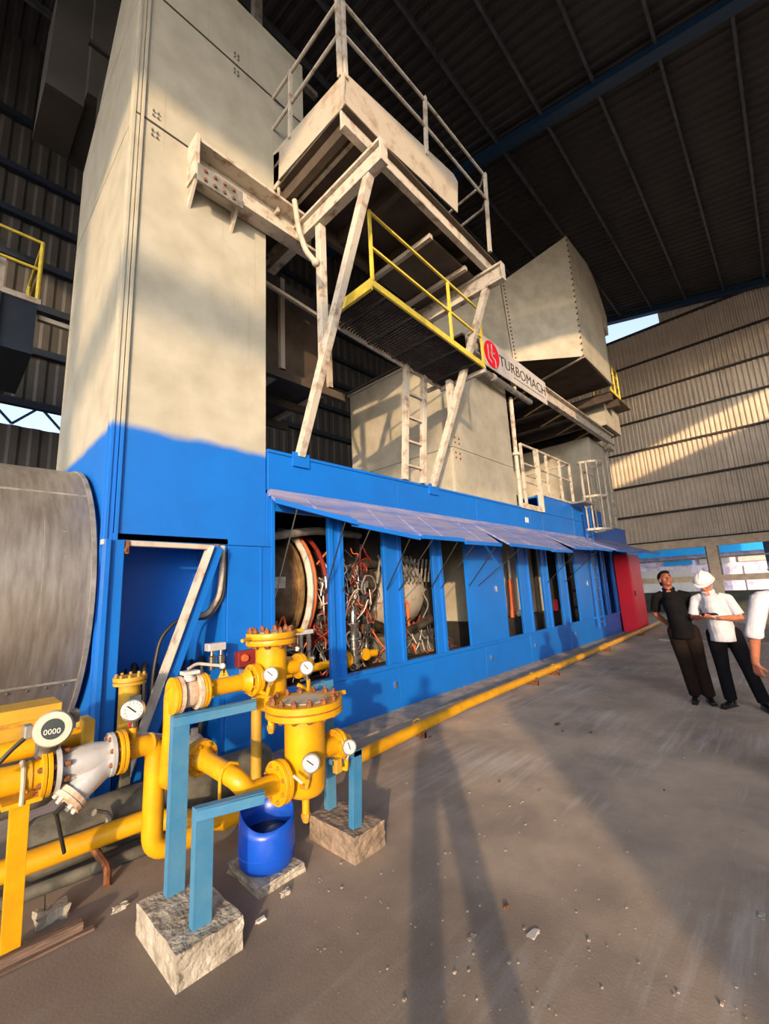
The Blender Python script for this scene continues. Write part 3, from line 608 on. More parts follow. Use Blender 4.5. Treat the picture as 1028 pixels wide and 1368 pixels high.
MB().ell((9.55, 4.85, 0.95), (0.07, 0.07, 0.1), None, 10, 8).build('filter_cup', 'white', gn, smooth=True)
MB().lathe((11.5, 4.8, 0.9), (0, 0, 1), [(0, .06), (.25, .06), (.3, .02)], 10).build('red_bottle', 'red', gn, smooth=True)
for i in range(26):
    x = R_.uniform(7.95, 8.6); p = [V((x, R_.uniform(4.6, 4.95), R_.uniform(0.7, 1.5)))]
    for k in range(3): p.append(p[-1]+V((R_.uniform(-.15, .2), R_.uniform(-.05, .05), R_.uniform(-.25, .2))))
    for q in p: q.z = max(q.z, 0.62); q.y = max(q.y, 4.5)
    MB().tube(bend(p, 0.08, 3), R_.choice([0.012, 0.02, 0.03]), 6, False).build('hose', ['rubber', 'darkblue', 'gray', 'orange', 'rubber'][i % 5], gn, smooth=True)
cgx = thing('control_rack', (14.2, 5.6, 0.3), 'grey control rack in the last bays behind the wall ladder', 'rack')
bx('body', 'gray', cgx, 13.4, 15.0, 5.2, 6.4, 0.3, 2.6, bevel=0.02)
for z in (0.8, 1.3, 1.8): bx('shelf', 'black', cgx, 13.5, 14.9, 5.15, 5.2, z, z+0.08)
# ------------------------------------------------------------------ second tower (middle)
t2 = thing('middle_tower', (7.8, 5.8, 3.3), 'cream square tower standing on the blue enclosure behind the ladder', 'tower')
bx('core', 'cream', t2, 6.64, 8.96, F+0.12, 7.2, 3.32, 6.2)
for a, b in ((3.32, 4.24), (4.25, 6.25)):
    bx('front_panel', 'cream', t2, 6.6, 9.0, F+0.06, F+0.12, a, b, bevel=0.004)
    bx('side_panel', 'cream', t2, 6.58, 6.64, F+0.10, 7.15, a, b, bevel=0.004)
bolts(t2, [(6.68+dx, F+0.06, 4.24+dz) for dx in (0, 0.14) for dz in (-.2, -.1, .1, .2)], (0, -1, 0), 0.02, 0.015)
bx('roof_cap', 'cream', t2, 6.55, 9.05, F+0.04, 7.2, 6.25, 6.3)
tp = thing('slim_pipe', (9.1, F, 3.3), 'thin white pipe rising beside the middle tower', 'pipe')
MB().tube([(9.1, F+0.02, 3.3), (9.12, F+0.02, 4.6), (9.16, F+0.02, 6.0)], 0.05, 8).build('shaft', 'whitesteel', tp, smooth=True); MB().cyl((9.11, F+0.02, 4.55), (9.11, F+0.02, 4.62), 0.09, 10).build('collar', 'whitesteel', tp)
# far tower
t3 = thing('far_tower', (15.6, 6, 3.3), 'cream tower at the far end of the enclosure behind the safety cage', 'tower')
bx('body', 'cream', t3, 14.75, 16.55, F+0.1, 8.0, 3.3, 6.35, bevel=0.01)
bx('corner_trim', 'whitesteel', t3, 16.4, 16.6, F+0.06, F+0.1, 3.3, 6.35); bx('base_angle', 'whitesteel', t3, 14.7, 16.6, F+0.04, F+0.1, 3.3, 3.4)
bx('back_body', 'cream', t3, 10.2, 14.75, 6.8, 8.0, 3.3, 6.2)
# deck and long beam
db = thing('long_channel_beam', (12, F-0.1, 6.4), 'long cream channel beam carrying the red and grey sign', 'beam')
MB().box(7.2, 16.7, F-0.1, F-0.06, 6.37, 6.78).box(7.2, 16.7, F-0.2, F-0.06, 6.74, 6.78).box(7.2, 16.7, F-0.2, F-0.06, 6.37, 6.41).build('channel', 'whitesteel', db, bevel=0.004)
bx('end_bracket', 'whitesteel', db, 16.2, 16.75, F-0.15, F+0.05, 6.2, 6.37)
dk = thing('upper_deck', (12, 6, 6.8), 'dark steel deck with cross joists behind the sign beam', 'deck')
bx('deck_plate', 'darksheet', dk, 7.2, 16.6, F, 8.0, 6.8, 6.85)
for x in (9.4, 10.6, 11.8, 13.0, 14.2, 15.4): MB().box(x, x+0.12, F, 8.0, 6.5, 6.8).build('joist', 'darksheet', dk)
MB().bar((9.2, 4.5, 6.4), (14.5, 7.5, 6.4), 0.08, 0.08).build('diagonal_tie', 'rustcream', dk)
# sign
sg = thing('sign', (9.1, 4.05, 6.17), 'long grey sign with round red emblem and dark lettering on the beam', 'sign')
sg_pts = [(7.50, 4.06, 6.17), (10.72, 4.06, 6.17), (10.72, 4.06, 6.80), (7.50, 4.06, 6.86)]
MB().prism(sg_pts, (0, 0.02, 0)).build('board', 'signboard', sg)
MB().lathe((7.88, 4.06, 6.50), (0, -1, 0), [(0, .34), (.012, .34)], 36).build('white_ring', 'white', sg)
MB().lathe((7.90, 4.046, 6.50), (0, -1, 0), [(0, .31), (.012, .31)], 36).build('red_disc', 'red', sg)
for pts in ([(7.74, 6.68), (7.74, 6.36), (7.86, 6.30)], [(7.90, 6.74), (7.90, 6.44), (8.02, 6.40)], [(8.02, 6.40), (8.02, 6.22)], [(7.84, 6.52), (8.02, 6.56)]):
    for (a, b), (c, d) in zip(pts[:-1], pts[1:]): MB().bar((a, 4.03, b), (c, 4.03, d), 0.035, 0.006, (0, 1, 0)).build('emblem_stroke', 'signboard', sg)
def text(body, loc, size, m, parent, rot=(PI/2, 0, 0), sx=1.0, off=0.0, ext=0.003):
    cu = bpy.data.curves.new('lettering', 'FONT'); cu.body = body; cu.size = size; cu.extrude = ext; cu.align_x = 'LEFT'; cu.offset = off; cu.resolution_u = 3
    o = bpy.data.objects.new('tmp', cu); COL.objects.link(o)
    bpy.context.view_layer.update()
    me = bpy.data.meshes.new_from_object(o.evaluated_get(bpy.context.evaluated_depsgraph_get()))
    bpy.data.objects.remove(o)
    me.transform(Matrix.Diagonal((sx, 1, 1, 1))); me.transform(Euler(rot).to_matrix().to_4x4())
    me.transform(Matrix.Translation(V(loc)-worldloc(parent)))
    me.materials.clear(); me.materials.append(M[m])
    q = bpy.data.objects.new('lettering', me); COL.objects.link(q); q.parent = parent; return q
text('TURBOMACH', (8.25, 4.055, 6.40), 0.37, 'ink', sg, sx=1.06, off=-0.004)
for k in range(14): bx('small_print', 'gray', sg, 8.9+k*0.12, 8.9+k*0.12+0.08, 4.05, 4.056, 6.30, 6.325)
for x in (7.7, 10.5): bx('sign_bracket', 'gray', sg, x, x+0.06, 4.08, F-0.16, 6.45, 6.5)
bp2 = thing('under_sign_pipe', (8.7, 4.1, 6.0), 'dusty grey pipe clamped just below the sign', 'pipe')
MB().tube([(7.5, 4.15, 6.08), (9.85, 4.15, 6.02)], 0.065, 12).build('pipe', 'gray', bp2, smooth=True); MB().cyl((8.0, 4.15, 6.067), (8.1, 4.15, 6.065), 0.08, 12).build('collar', 'rustcream', bp2, smooth=True); bx('hanger', 'rustcream', bp2, 9.0, 9.05, 4.1, 4.2, 6.05, 6.35)
# ------------------------------------------------------------------ faceted inlet duct (far, high)
hd = thing('inlet_duct', (14.5, 5, 8.5), 'huge cream faceted air inlet duct hanging under the roof', 'duct')
P0, P1, P2 = V((13.42, 3.8, 8.5)), V((15.72, 3.8, 8.47)), V((12.05, 5.45, 8.5))
top0, top1, top2 = V((13.43, 3.8, 12.83)), V((15.42, 3.8, 12.94)), V((11.75, 5.45, 11.15))
P3, top3 = V((9.6, 6.6, 8.5)), V((9.4, 6.6, 10.0))
P4 = V((16.1, 5.5, 8.5)); P5 = V((16.6, 7.5, 8.5)); P6 = V((9.6, 7.5, 8.5))
def slab(name, q, nrm, th=0.05, m='cream'):
    nrm = V(nrm).normalized()*th; q = [V(p) for p in q]
    return MB().prism(q, nrm).build(name, m, hd, bevel=0.004)
slab('oblique_panel', [P2, P0, top0, top2], (0.6, 0.8, 0)); slab('left_panel', [P3, P2-V((0.03, -0.01, 0)), top2-V((0.03, -0.01, 0)), top3], (0.5, 0.87, 0))
P1u, tr_ = V((16.3, 3.8, 8.47)), V((16.35, 3.8, 12.4))
slab('front_panel', [P0+V((0.03, 0, 0)), P1u, tr_, top1, top0+V((0.03, 0, 0))], (0, 1, 0))
slab('right_panel', [P1u, (16.3, 7.5, 8.5), (16.3, 7.5, 12.5), tr_], (-1, 0, 0))
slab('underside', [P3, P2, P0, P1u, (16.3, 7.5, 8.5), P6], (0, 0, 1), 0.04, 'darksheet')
slab('top_panel', [top3, top2, top0, top1, tr_, (16.3, 7.5, 12.5), (9.6, 7.5, 10.2)], (0, 0, -1), 0.04)
MB().prism([tr_, tr_+V((0.6, 0, -0.9)), tr_+V((0.5, 0, -1.7)), tr_+V((0.0, 0, -1.6))], (0, 0.3, 0)).build('side_cowl', 'cream', hd)
o0 = None
for k in range(22):
    t_ = k/21
    p = P0.lerp(top0, t_)+V((-0.06, 0.02, 0)); q = P2.lerp(top2, t_)+V((0.05, -0.06, 0))
    bp_ = p+V((0, -0.03, 0)); 
    if o0 is None: o0 = MB().ell(bp_, (.03, .03, .03), None, 6, 4).build('bolt', 'bolt', hd); b0 = bp_
    else: copies(o0, [bp_-b0])
    copies(o0, [q-b0])
MB().bar(P0+V((0, 0, -0.03)), (14.2, 6.5, 8.45), 0.08, 0.05).build('bottom_angle', 'whitesteel', hd)
sb = thing('small_inlet_box', (17.8, 5.2, 7.3), 'small cream box duct hanging below the far end of the inlet duct', 'duct')
bx('body', 'cream', sb, 16.95, 18.85, 4.35, 6.2, 7.33, 8.28, bevel=0.01); bx('grille', 'girt', sb, 17.1, 18.7, 4.5, 5.9, 7.30, 7.33)
for k in range(5): bx('grille_bar', 'darksheet', sb, 17.1, 18.7, 4.65+0.25*k, 4.7+0.25*k, 7.28, 7.30)
fp = thing('far_walkway', (15, 4.8, 8.2), 'dark far walkway with yellow railing beside the inlet duct', 'walkway')
for x in (16.4, 17.2): MB().box(x, x+0.2, 4.3 if x < 16 else 3.92, 8.0, 8.02, 8.3 if x > 16 else 8.42).build('joist', 'darksheet', fp)
bx('deck', 'darksheet', fp, 16.35, 18.9, 3.9, 6.0, 8.3, 8.34); bx('toe_plate', 'railyellow', fp, 16.35, 17.55, 3.88, 3.9, 8.3, 8.42)
def rail(parent, pts, h=1.0, mids=(0.5,), r=0.022, m='railyellow', posts=None, top=True):
    pts = [V(p) for p in pts]
    for p in (posts if posts is not None else pts): p = V(p); MB().cyl(p, p+V((0, 0, h)), r, 8).build('rail_post', m, parent, smooth=True)
    for zz in ([h] if top else [])+[h*q for q in mids]:
        MB().tube([p+V((0, 0, zz)) for p in pts], r*0.9, 8).build('rail', m, parent, smooth=True)
rail(fp, [(16.4, 3.9, 8.34), (17.5, 3.9, 8.34), (17.5, 5.8, 8.34)], 1.1, (0.35, 0.7), 0.03, posts=[(16.4, 3.9, 8.34), (16.95, 3.9, 8.34), (17.5, 3.9, 8.34), (17.5, 4.8, 8.34)])
# ------------------------------------------------------------------ high platform with kick plates
hp = thing('high_platform', (4.4, 3.6, 6.75), 'high cantilevered platform with rusty cream kick plates and white railing', 'platform')
YP = 2.87; q = lambda x, y: at(x, y, 1, YP)
XP = 2.70; s_ = lambda x, y: at(x, y, 0, XP)
MB().prism([s_(458, 143), s_(362, 252), s_(362, 208), s_(460, 97)], (0.02, 0, 0)).build('left_kick_plate', 'rustcream', hp)
MB().prism([q(460, 143), q(612, 284), q(612, 243), q(606, 232), q(462, 97)], (0, 0.02, 0)).build('front_kick_plate', 'rustcream', hp)
MB().prism([V((2.70, 4.29, 6.60)), V((2.70, 4.2, 6.60)), V((2.70, 4.15, 7.5)), V((2.70, 4.29, 7.55))], (0.03, 0, 0)).build('corner_plate', 'rustcream', hp)
XPR = 6.18
zf = lambda x: 7.0-(x-2.7)/3.48*0.10
def fbeam(y0, y1, dz0, dz1, m='whitesteel', x0=2.7, x1=XPR, name='edge_beam'):
    return MB().hexa([(x0, y0, zf(x0)+dz0), (x1, y0, zf(x1)+dz0), (x1, y1, zf(x1)+dz0), (x0, y1, zf(x0)+dz0), (x0, y0, zf(x0)+dz1), (x1, y0, zf(x1)+dz1), (x1, y1, zf(x1)+dz1), (x0, y1, zf(x0)+dz1)]).build(name, m, hp, bevel=0.004)
fbeam(YP+0.03, YP+0.06, -0.26, -0.02); fbeam(YP-0.02, YP+0.07, -0.28, -0.25); fbeam(YP-0.04, YP+0.07, -0.03, 0.0, 'darksheet', name='deck_edge')
fbeam(YP+0.07, 4.3, -0.04, -0.01, 'darksheet', name='deck_plate')
fbeam(4.2, 4.28, -0.28, -0.04, 'darksheet')
for x in (2.78, 3.75, 4.6, 5.3):
    MB().box(x, x+0.09, YP+0.1, 4.3, zf(x)-0.22, zf(x)-0.04).build('joist', 'darksheet', hp)
for x in (2.95, 3.2): MB().box(x, x+0.05, YP+0.1, 4.3, zf(x)-0.14, zf(x)-0.04).build('joist', 'whitesteel', hp)
MB().prism([(4.55, 3.1, 6.62), (6.1, 3.1, 6.6), (6.1, 4.25, 6.62), (4.55, 4.25, 6.64)], (0, 0, 0.04)).build('under_panel', 'darksheet', hp)
for a, b in (((4.5, 3.05, 6.58), (4.5, 4.3, 6.58)), ((5.4, 3.05, 6.58), (5.4, 4.3, 6.58))): MB().bar(a, b, 0.07, 0.07).build('under_pipe', 'rustcream', hp)
MB().hexa([V(p) for p in ((6.12, YP, 6.65), (6.2, YP, 6.65), (6.2, 4.3, 6.7), (6.12, 4.3, 6.7), (6.12, YP, 6.92), (6.2, YP, 6.92), (6.2, 4.3, 6.95), (6.12, 4.3, 6.95))]).build('end_beam', 'whitesteel', hp)
for X0 in (3.06, 5.77):
    MB().box(X0-0.06, X0+0.06, 2.62, 4.95, 6.32, 6.36).box(X0-0.06, X0+0.06, 2.62, 4.95, 6.58, 6.62).box(X0-0.012, X0+0.012, 2.62, 4.95, 6.36, 6.58).box(X0-0.06, X0+0.06, 2.61, 2.63, 6.32, 6.62).build('cantilever_beam', 'whitesteel', hp, bevel=0.003)
    MB().bar((X0, 4.28, 3.33), (X0, 2.86 if X0 < 4 else 2.93, 6.34), 0.10, 0.10, (1, 0, 0)).build('diagonal_strut', 'whitesteel', hp, bevel=0.006)
    MB().bar((X0+0.02, 3.79, 4.45), (X0+0.02, 3.79, 6.32 if X0 < 4 else 5.08), 0.10, 0.10, (1, 0, 0)).build('upright_strut', 'whitesteel', hp, bevel=0.006)
    bx('foot_plate', 'blue', hp, X0-0.12, X0+0.12, F-0.05, F-0.02, 3.18, 3.36)
MB().tube(bend([s_(385, 262)+V((0.1, 0, 0)), s_(390, 300)+V((0.1, 0, 0)), s_(400, 330)+V((0.1, 0, 0)), s_(413, 345)+V((0.1, 0, 0))], 0.12), 0.035, 10).build('drain_pipe', 'rustcream', hp, smooth=True)
MB().ell(s_(413, 345)+V((0.1, 0, 0)), (.05, .05, .05), None, 10, 8).build('drain_cap', 'rustcream', hp, smooth=True)
# railing of the platform
c0 = V((2.70, YP, 7.43)); mm = 'whitesteel'
for d in (V((0.0, 0.03, 0)), V((0.06, 0, 0))): MB().bar(c0+d, c0+d+V((0, 0, 1.25)), 0.045, 0.045).build('rail_post', mm, hp)
lp, lb = s_(388, 185), s_(388, 95)
MB().bar(lp, lb, 0.045, 0.045).build('rail_post', mm, hp)
MB().cyl(V((2.70, YP, 8.53)), s_(346, 160), 0.024, 8).build('rail', mm, hp, smooth=True)
MB().cyl(V((2.70, YP, 8.05)), s_(346, 200), 0.024, 8).build('rail', mm, hp, smooth=True)
for zz in (8.53+0.05, 8.08): MB().tube([V((2.75, YP, zz)), V((4.3, YP, zz+0.08)), V((5.98, YP, zz+0.06))], 0.024, 8).build('rail', mm, hp, smooth=True)
MB().bar(q(570, 207), q(568, 130), 0.045, 0.045).build('rail_post', mm, hp)
MB().bar(q(655, 337), q(648, 232), 0.05, 0.05).build('rail_post', mm, hp)
for zz, dy in ((8.62, 1), (8.15, 1)):
    MB().tube([V((5.98, YP, zz)), V((6.12, YP+0.15, zz)), V((6.14, 4.2, zz-0.05))], 0.022, 8).build('rail', mm, hp, smooth=True)
# ------------------------------------------------------------------ yellow walkway
yw = thing('yellow_walkway', (4.8, 3.6, 5.3), 'small grating walkway with yellow railing hung between the braces', 'walkway')
YW, YB = 3.2, 4.1
zw = lambda x: 5.30-(x-3.37)/2.60*0.15
def wy(x, y, dz): return V((x, y, zw(x)+dz))
xw0, xw1 = 3.37, 5.97
def wbeam(name, x0, x1, y0, y1, a, b, m):
    return MB().hexa([wy(x0, y0, a), wy(x1, y0, a), wy(x1, y1, a), wy(x0, y1, a), wy(x0, y0, b), wy(x1, y0, b), wy(x1, y1, b), wy(x0, y1, b)]).build(name, m, yw)
wbeam('front_angle', xw0, xw1, YW-0.01, YW+0.02, -0.03, 0.06, 'railyellow'); wbeam('back_angle', xw0, xw1, YB-0.03, YB, -0.07, 0.05, 'whitesteel')
wbeam('left_angle', xw0-0.02, xw0+0.02, YW, 3.85, -0.08, 0.06, 'railyellow'); wbeam('right_angle', xw1-0.02, xw1+0.04, YW, YB, -0.09, 0.03, 'whitesteel')
g = MB()
n = 50
for k in range(n):
    x = xw0+0.02+(xw1-xw0-0.04)*k/(n-1); g.box(x-0.003, x+0.003, YW+0.02, YB-0.02, zw(x)-0.02, zw(x)+0.02)
for k in range(9):
    y = YW+0.06+k*(YB-YW-0.12)/8
    g.bar(wy(xw0, y, 0.0), wy(xw1, y, 0.0), 0.008, 0.012)
gr_ = g.build('grating', 'girt', yw); gr_['kind'] = 'stuff'
for k in range(5):
    x = xw0+0.25+k*0.52; MB().box(x, x+0.025, YW+0.02, YB-0.02, zw(x)-0.045, zw(x)-0.02).build('cross_bearer', 'girt', yw)
for p in (wy(xw0+0.02, YW, 0.05), wy(5.06, YW, 0.05), wy(xw1-0.02, YW, 0.05)):
    MB().bar(p, p+V((0, 0, 1.0)), 0.035, 0.035).build('rail_post', 'railyellow', yw)
for h in (1.03, 0.52): MB().bar(wy(xw0+0.02, YW, h), wy(xw1-0.02, YW, h), 0.03, 0.03).build('rail', 'railyellow', yw)
for x in (xw0+0.1, xw1-0.15): MB().box(x, x+0.05, YB-0.02, F, zw(x)-0.09, zw(x)-0.03).build('wall_arm', 'whitesteel', yw)
# ladder up to the walkway
la = thing('access_ladder', (5.2, 4.2, 3.3), 'cream steel ladder from the enclosure roof up to the yellow walkway', 'ladder')
Lb, Lt = V((5.02, 4.25, 3.33)), V((5.02, 4.07, 5.3)); W = V((0.45, 0, 0))
for o_ in (V((0, 0, 0)), W): MB().bar(Lb+o_, Lt+o_, 0.08, 0.09, (1, 0, 0)).build('rail', 'whitesteel', la, bevel=0.004)
for k in range(5):
    t_ = 0.12+k*0.2; p = Lb.lerp(Lt, t_); MB().bar(p, p+W, 0.05, 0.035).build('rung', 'rustcream', la)
# ------------------------------------------------------------------ white railing on the enclosure roof
wr = thing('roof_railing', (11, F, 3.3), 'white pipe railing along the enclosure roof beside the safety cage', 'railing')
MB().tube([V((9.35, F, 4.88)), V((10.1, F, 4.9)), V((12.35, F, 4.92))], 0.03, 8).build('rail', 'whitesteel', wr, smooth=True)
MB().tube([V((9.35, F, 4.42)), V((12.35, F, 4.42))], 0.025, 8).build('rail', 'whitesteel', wr, smooth=True)
MB().tube([V((9.35, F, 3.98)), V((10.1, F, 3.98))], 0.025, 8).build('rail', 'whitesteel', wr, smooth=True)
MB().bar((10.08, F-0.04, 3.3), (10.08, F-0.04, 4.88), 0.12, 0.05).build('rail_post', 'whitesteel', wr)
for x in (9.35, 10.75, 11.6, 12.35, 13.3, 13.9): MB().bar((x, F, 3.3 if x < 10 else 3.78), (x, F, 4.9), 0.06, 0.04).build('rail_post', 'whitesteel', wr)
MB().tube([V((12.35, F, 4.92)), V((12.35, 5.6, 4.9)), V((13.9, 5.6, 4.9))], 0.025, 8).build('rail', 'whitesteel', wr, smooth=True)
MB().tube([V((13.3, F, 4.9)), V((14.6, F, 4.9))], 0.025, 8).build('rail', 'whitesteel', wr, smooth=True)
bx('kick_plate', 'whitesteel', wr, 9.02, 10.14, F-0.05, F-0.03, 3.3, 3.42)
bb = thing('pump_unit', (9.7, 4.8, 3.3), 'small dark blue pump unit standing on the enclosure roof behind the railing', 'pump')
bx('base', 'darkblue', bb, 9.4, 10.0, 4.6, 5.1, 3.3, 3.55, bevel=0.01); MB().lathe((9.45, 4.85, 3.7), (1, 0, 0), [(0, .1), (.05, .15), (.35, .15), (.4, .08), (.5, .08)], 14).build('motor', 'black', bb, smooth=True)
# ------------------------------------------------------------------ far left platform
flp = thing('left_far_platform', (-0.5, 9, 5.9), 'dark blue platform with yellow railing beyond the silver duct', 'platform')
bx('body', 'navygirt', flp, -3.0, 0.86, 9.0, 11.0, 5.95, 6.9); bx('deck_edge', 'rustcream', flp, -3.0, 0.9, 8.95, 9.0, 6.9, 7.0)
for x in (-2.5, -1, 0.3): bx('stiffener', 'navygirt', flp, x, x+0.08, 8.94, 9.0, 5.95, 6.9)
rail(flp, [(-3, 9, 7.0), (0.85, 9, 7.0), (0.85, 10.8, 7.0)], 1.15, (0.52,), 0.035, posts=[(-1.2, 9, 7.0), (0.85, 9, 7.0), (0.85, 10.5, 7.0)])
bx('side_bar', 'rustcream', flp, 0.9, 1.9, 9.1, 9.2, 6.7, 6.78)
hx = thing('louvred_cooler', (0.1, 9.4, 7.0), 'small louvred cream box on the dark blue far platform', 'cooler')
bx('body', 'rustcream', hx, 0.0, 0.4, 9.2, 9.7, 7.0, 7.75)
for k in range(8): bx('louvre', 'girt', hx, 0.03, 0.3, 9.18, 9.2, 7.07+0.08*k, 7.11+0.08*k)
# ------------------------------------------------------------------ silver lagged duct at the left
tk = thing('lagged_duct', (-1.5, 5.45, 0.3), 'large silver aluminium-clad round duct entering the tower at the left', 'duct')
TC = V((0, 5.62, 1.73)); TR = 1.30
def tyl(x, y, z): return (x, y, z)
MB().lathe((-7, TC.y, TC.z), (1, 0, 0), [(0, TR), (7.62, TR)], 96).build('cladding', 'lagging', tk, smooth=True)
MB().lathe((0.62, TC.y, TC.z), (1, 0, 0), [(0, TR+0.004), (0.34, TR+0.004), (0.36, TR-0.06)], 96).build('end_band', 'lagging', tk, smooth=True)
MB().lathe((0.945, TC.y, TC.z), (1, 0, 0), [(0, TR+0.02), (0.035, TR+0.02)], 96).build('rim_band', 'gray', tk, smooth=True)
MB().lathe((0.97, TC.y, TC.z), (1, 0, 0), [(0, TR-0.1), (0.06, TR-0.1)], 64).build('end_ring', 'blue', tk)
for zz in (2.62, 1.02):
    yy = TC.y-math.sqrt(TR*TR-(zz-TC.z)**2)-0.004
    MB().bar((-6, yy, zz), (0.94, yy, zz), 0.012, 0.018).build('lap_seam', 'gray', tk)
bolts(tk, [(x+0.1, TC.y-math.sqrt(TR*TR-(0.99-TC.z)**2)-0.005, 0.99) for x in [-0.2+0.12*k for k in range(9)]], (0, -1, -0.5), 0.008, 0.01, 'chrome', 'rivet')
for z in (2.22, 2.08):
    yy = TC.y-math.sqrt(TR*TR-(z-TC.z)**2); MB().lathe((0.76, yy+0.004, z), (0, -1, 0.35), [(0, .035), (.006, .035)], 16).build('patch_disc', 'gray', tk)
for x in (-5, -2.5): bx('saddle', 'darkblue', tk, x, x+0.3, TC.y-0.8, TC.y+0.8, 0, 0.55)
# ------------------------------------------------------------------ floor-level yellow pipe
gp = thing('ground_pipe', (8, 3.4, 0), 'long yellow pipe running low along the blue enclosure', 'pipe')
zz = 0.12
pts = [V((-0.6, 3.4, 0.235)), V((1.15, 3.4, 0.21)), V((1.35, 3.28, 0.17))]+[at(x, y, 2, zz) for x, y in ((300, 1096), (352, 1070), (420, 1038), (490, 1006))]+[V((4.98, 3.42, .12)), V((8.0, 3.47, .12)), V((14.0, 3.62, .12)), V((17.4, 3.72, .12))]
MB().tube(pts, [0.062]*3+[0.06]*4+[0.058]*4, 14).build('pipe', 'yellow', gp, smooth=True)
for k, x in enumerate((3.98, 7.0, 7.9, 11.0, 14.3)):
    y = 3.38+0.022*(x-3.5); MB().box(x-0.02, x+0.02, y-0.1, y+0.1, 0, 0.055).box(x-0.015, x+0.015, y-0.1, y-0.075, 0, 0.12).build('pipe_rest', 'bolt', gp)
    MB().tube([(x, y-0.085, 0.05), (x, y-0.066, 0.15), (x, y, 0.186), (x, y+0.066, 0.15), (x, y+0.085, 0.05)], 0.008, 6).build('u_bolt', 'yellow2', gp)
bx('plinth', 'plinth', None, 2.2, 17.3, 3.86, F+0.1, 0.0, 0.02)['kind'] = 'structure'
# ------------------------------------------------------------------ gas skid pieces
def flange(parent, p, d, r, th=0.022, m='yellow', n=24, nb=8, br=0.011, gap=None, bm='ybolt', name='flange', single=True):
    p = V(p); d = V(d).normalized()
    MB().lathe(p-d*th, d, [(0, r*0.98), (0.002, r), (th-0.002, r), (th, r*0.98)], n).build(name, m, parent, smooth=True)
    MB().lathe(p+d*0.003, d, [(0, r*0.98), (0.002, r), (th-0.002, r), (th, r*0.98)], n).build(name, m, parent, smooth=True)
    u, v = frame(d); o0 = None
    for k in range(nb):
        a = 2*PI*(k+0.5)/nb; c = p+(u*math.cos(a)+v*math.sin(a))*r*0.8
        if o0 is None:
            o0 = MB().cyl(c-d*(th+0.018), c+d*(th+0.020), br*0.6, 6).lathe(c-d*(th+0.012), d, [(0, br), (0.012, br)], 6).lathe(c+d*(th+0.003), d, [(0, br), (0.012, br)], 6).build('bolt', bm, parent); c0 = c
        else: copies(o0, [c-c0])
def gauge(parent, p, d, r, stem=None, case='gray', ang=0.8):
    p = V(p); d = V(d).normalized()
    g = MB().lathe(p-d*0.03, d, [(0, r*0.8), (0.005, r*0.98), (0.032, r), (0.036, r*0.9)], 28)
    if stem is not None: g.tube([p-V((0, 0, r*0.9))-d*0.012, V(stem)], 0.008, 8)
    o = g.build('pressure_gauge', case, parent, smooth=True)
    MB().lathe(p+d*0.006, d, [(0, r*0.80), (0.002, r*0.80)], 28).build('dial', 'white', o)
    u = V((0, 0, 1)); u = (u-d*u.dot(d)).normalized(); v = d.cross(u)
    dirn = u*math.cos(ang)+v*math.sin(ang)
    MB().bar(p+d*0.0105-dirn*r*0.3, p+d*0.0105+dirn*r*0.62, r*0.12, 0.003, d).build('needle', 'ink', o)
    t_ = MB()
    for k in range(11):
        a = -2.3+4.6*k/10; e = u*math.cos(a)+v*math.sin(a); t_.bar(p+d*0.009+e*r*0.58, p+d*0.009+e*r*0.72, r*0.05, 0.002, d)
    t_.build('dial_marks', 'ink', o)
    return o
VD = V((-0.45, -0.85, 0.15))
# stand A : two light blue angle posts on a concrete block
def block(name, x0, x1, y0, y1, h, m, label, seed):
    mb = MB().box(x0, x1, y0, y1, 0, h)
    def post(bm):
        bmesh.ops.subdivide_edges(bm, edges=bm.edges[:], cuts=7, use_grid_fill=True)
        R = random.Random(seed)
        for v_ in bm.verts:
            if v_.co.z > 0.004:
                v_.co += V((R.uniform(-1, 1), R.uniform(-1, 1), R.uniform(-1, 0.6)))*0.004
    o = mb.build(name, m, None, post=post); tag(o, label, 'block'); return o
block('concrete_block', 0.885, 1.19, 2.175, 2.68, 0.14, 'concrete', 'pale square concrete footing under the two light blue posts, nearest the bottom edge', 1)
block('concrete_block', 1.95, 2.215, 2.225, 2.68, 0.15, 'concrete2', 'brownish concrete footing beside the blue bucket under a pale blue post', 2)
s1 = thing('pipe_stand', (1.04, 2.6, 0.14), 'tall light blue angle-iron pipe stand with a long top arm', 'stand')
def stand(parent, x, y, z0, z1, x2, w_=0.092, y2=None):
    t = 0.012; d = 0.045
    MB().box(x, x+w_, y, y+t, z0, z1).box(x, x+t, y, y+d, z0, z1).build('post', 'steelblue', parent, bevel=0.002)
    y2 = y if y2 is None else y2; e = V((x2-x, y2-y, 0)).normalized(); nn = V((-e.y, e.x, 0)); a = V((x, y-0.001, 0)); b = V((x2, y2-0.001, 0)); zl = z1-w_*0.62
    MB().prism([a+V((0, 0, zl)), b+V((0, 0, zl)), b+V((0, 0, z1)), a+V((0, 0, z1))], nn*t).build('arm', 'steelblue', parent, bevel=0.002)
    MB().prism([a+V((0, 0, z1-0.01)), b+V((0, 0, z1-0.01)), b+V((0, 0, z1+0.001)), a+V((0, 0, z1+0.001))], nn*d).build('arm_flange', 'steelblue', parent)
    MB().bar((x+0.005, y-0.003, z1-0.006), (x+w_, y-0.003, z1-w_*0.62), 0.004, 0.003, (0, 1, 0)).build('weld_seam', 'gray', parent)
stand(s1, 0.993, 2.59, 0.138, 1.005, 1.46, y2=2.53)
s2 = thing('pipe_stand', (1.03, 2.27, 0.14), 'short light blue angle-iron pipe stand in front of the tall one', 'stand')
stand(s2, 0.985, 2.255, 0.138, 0.645, 1.29, 0.09, y2=2.15)
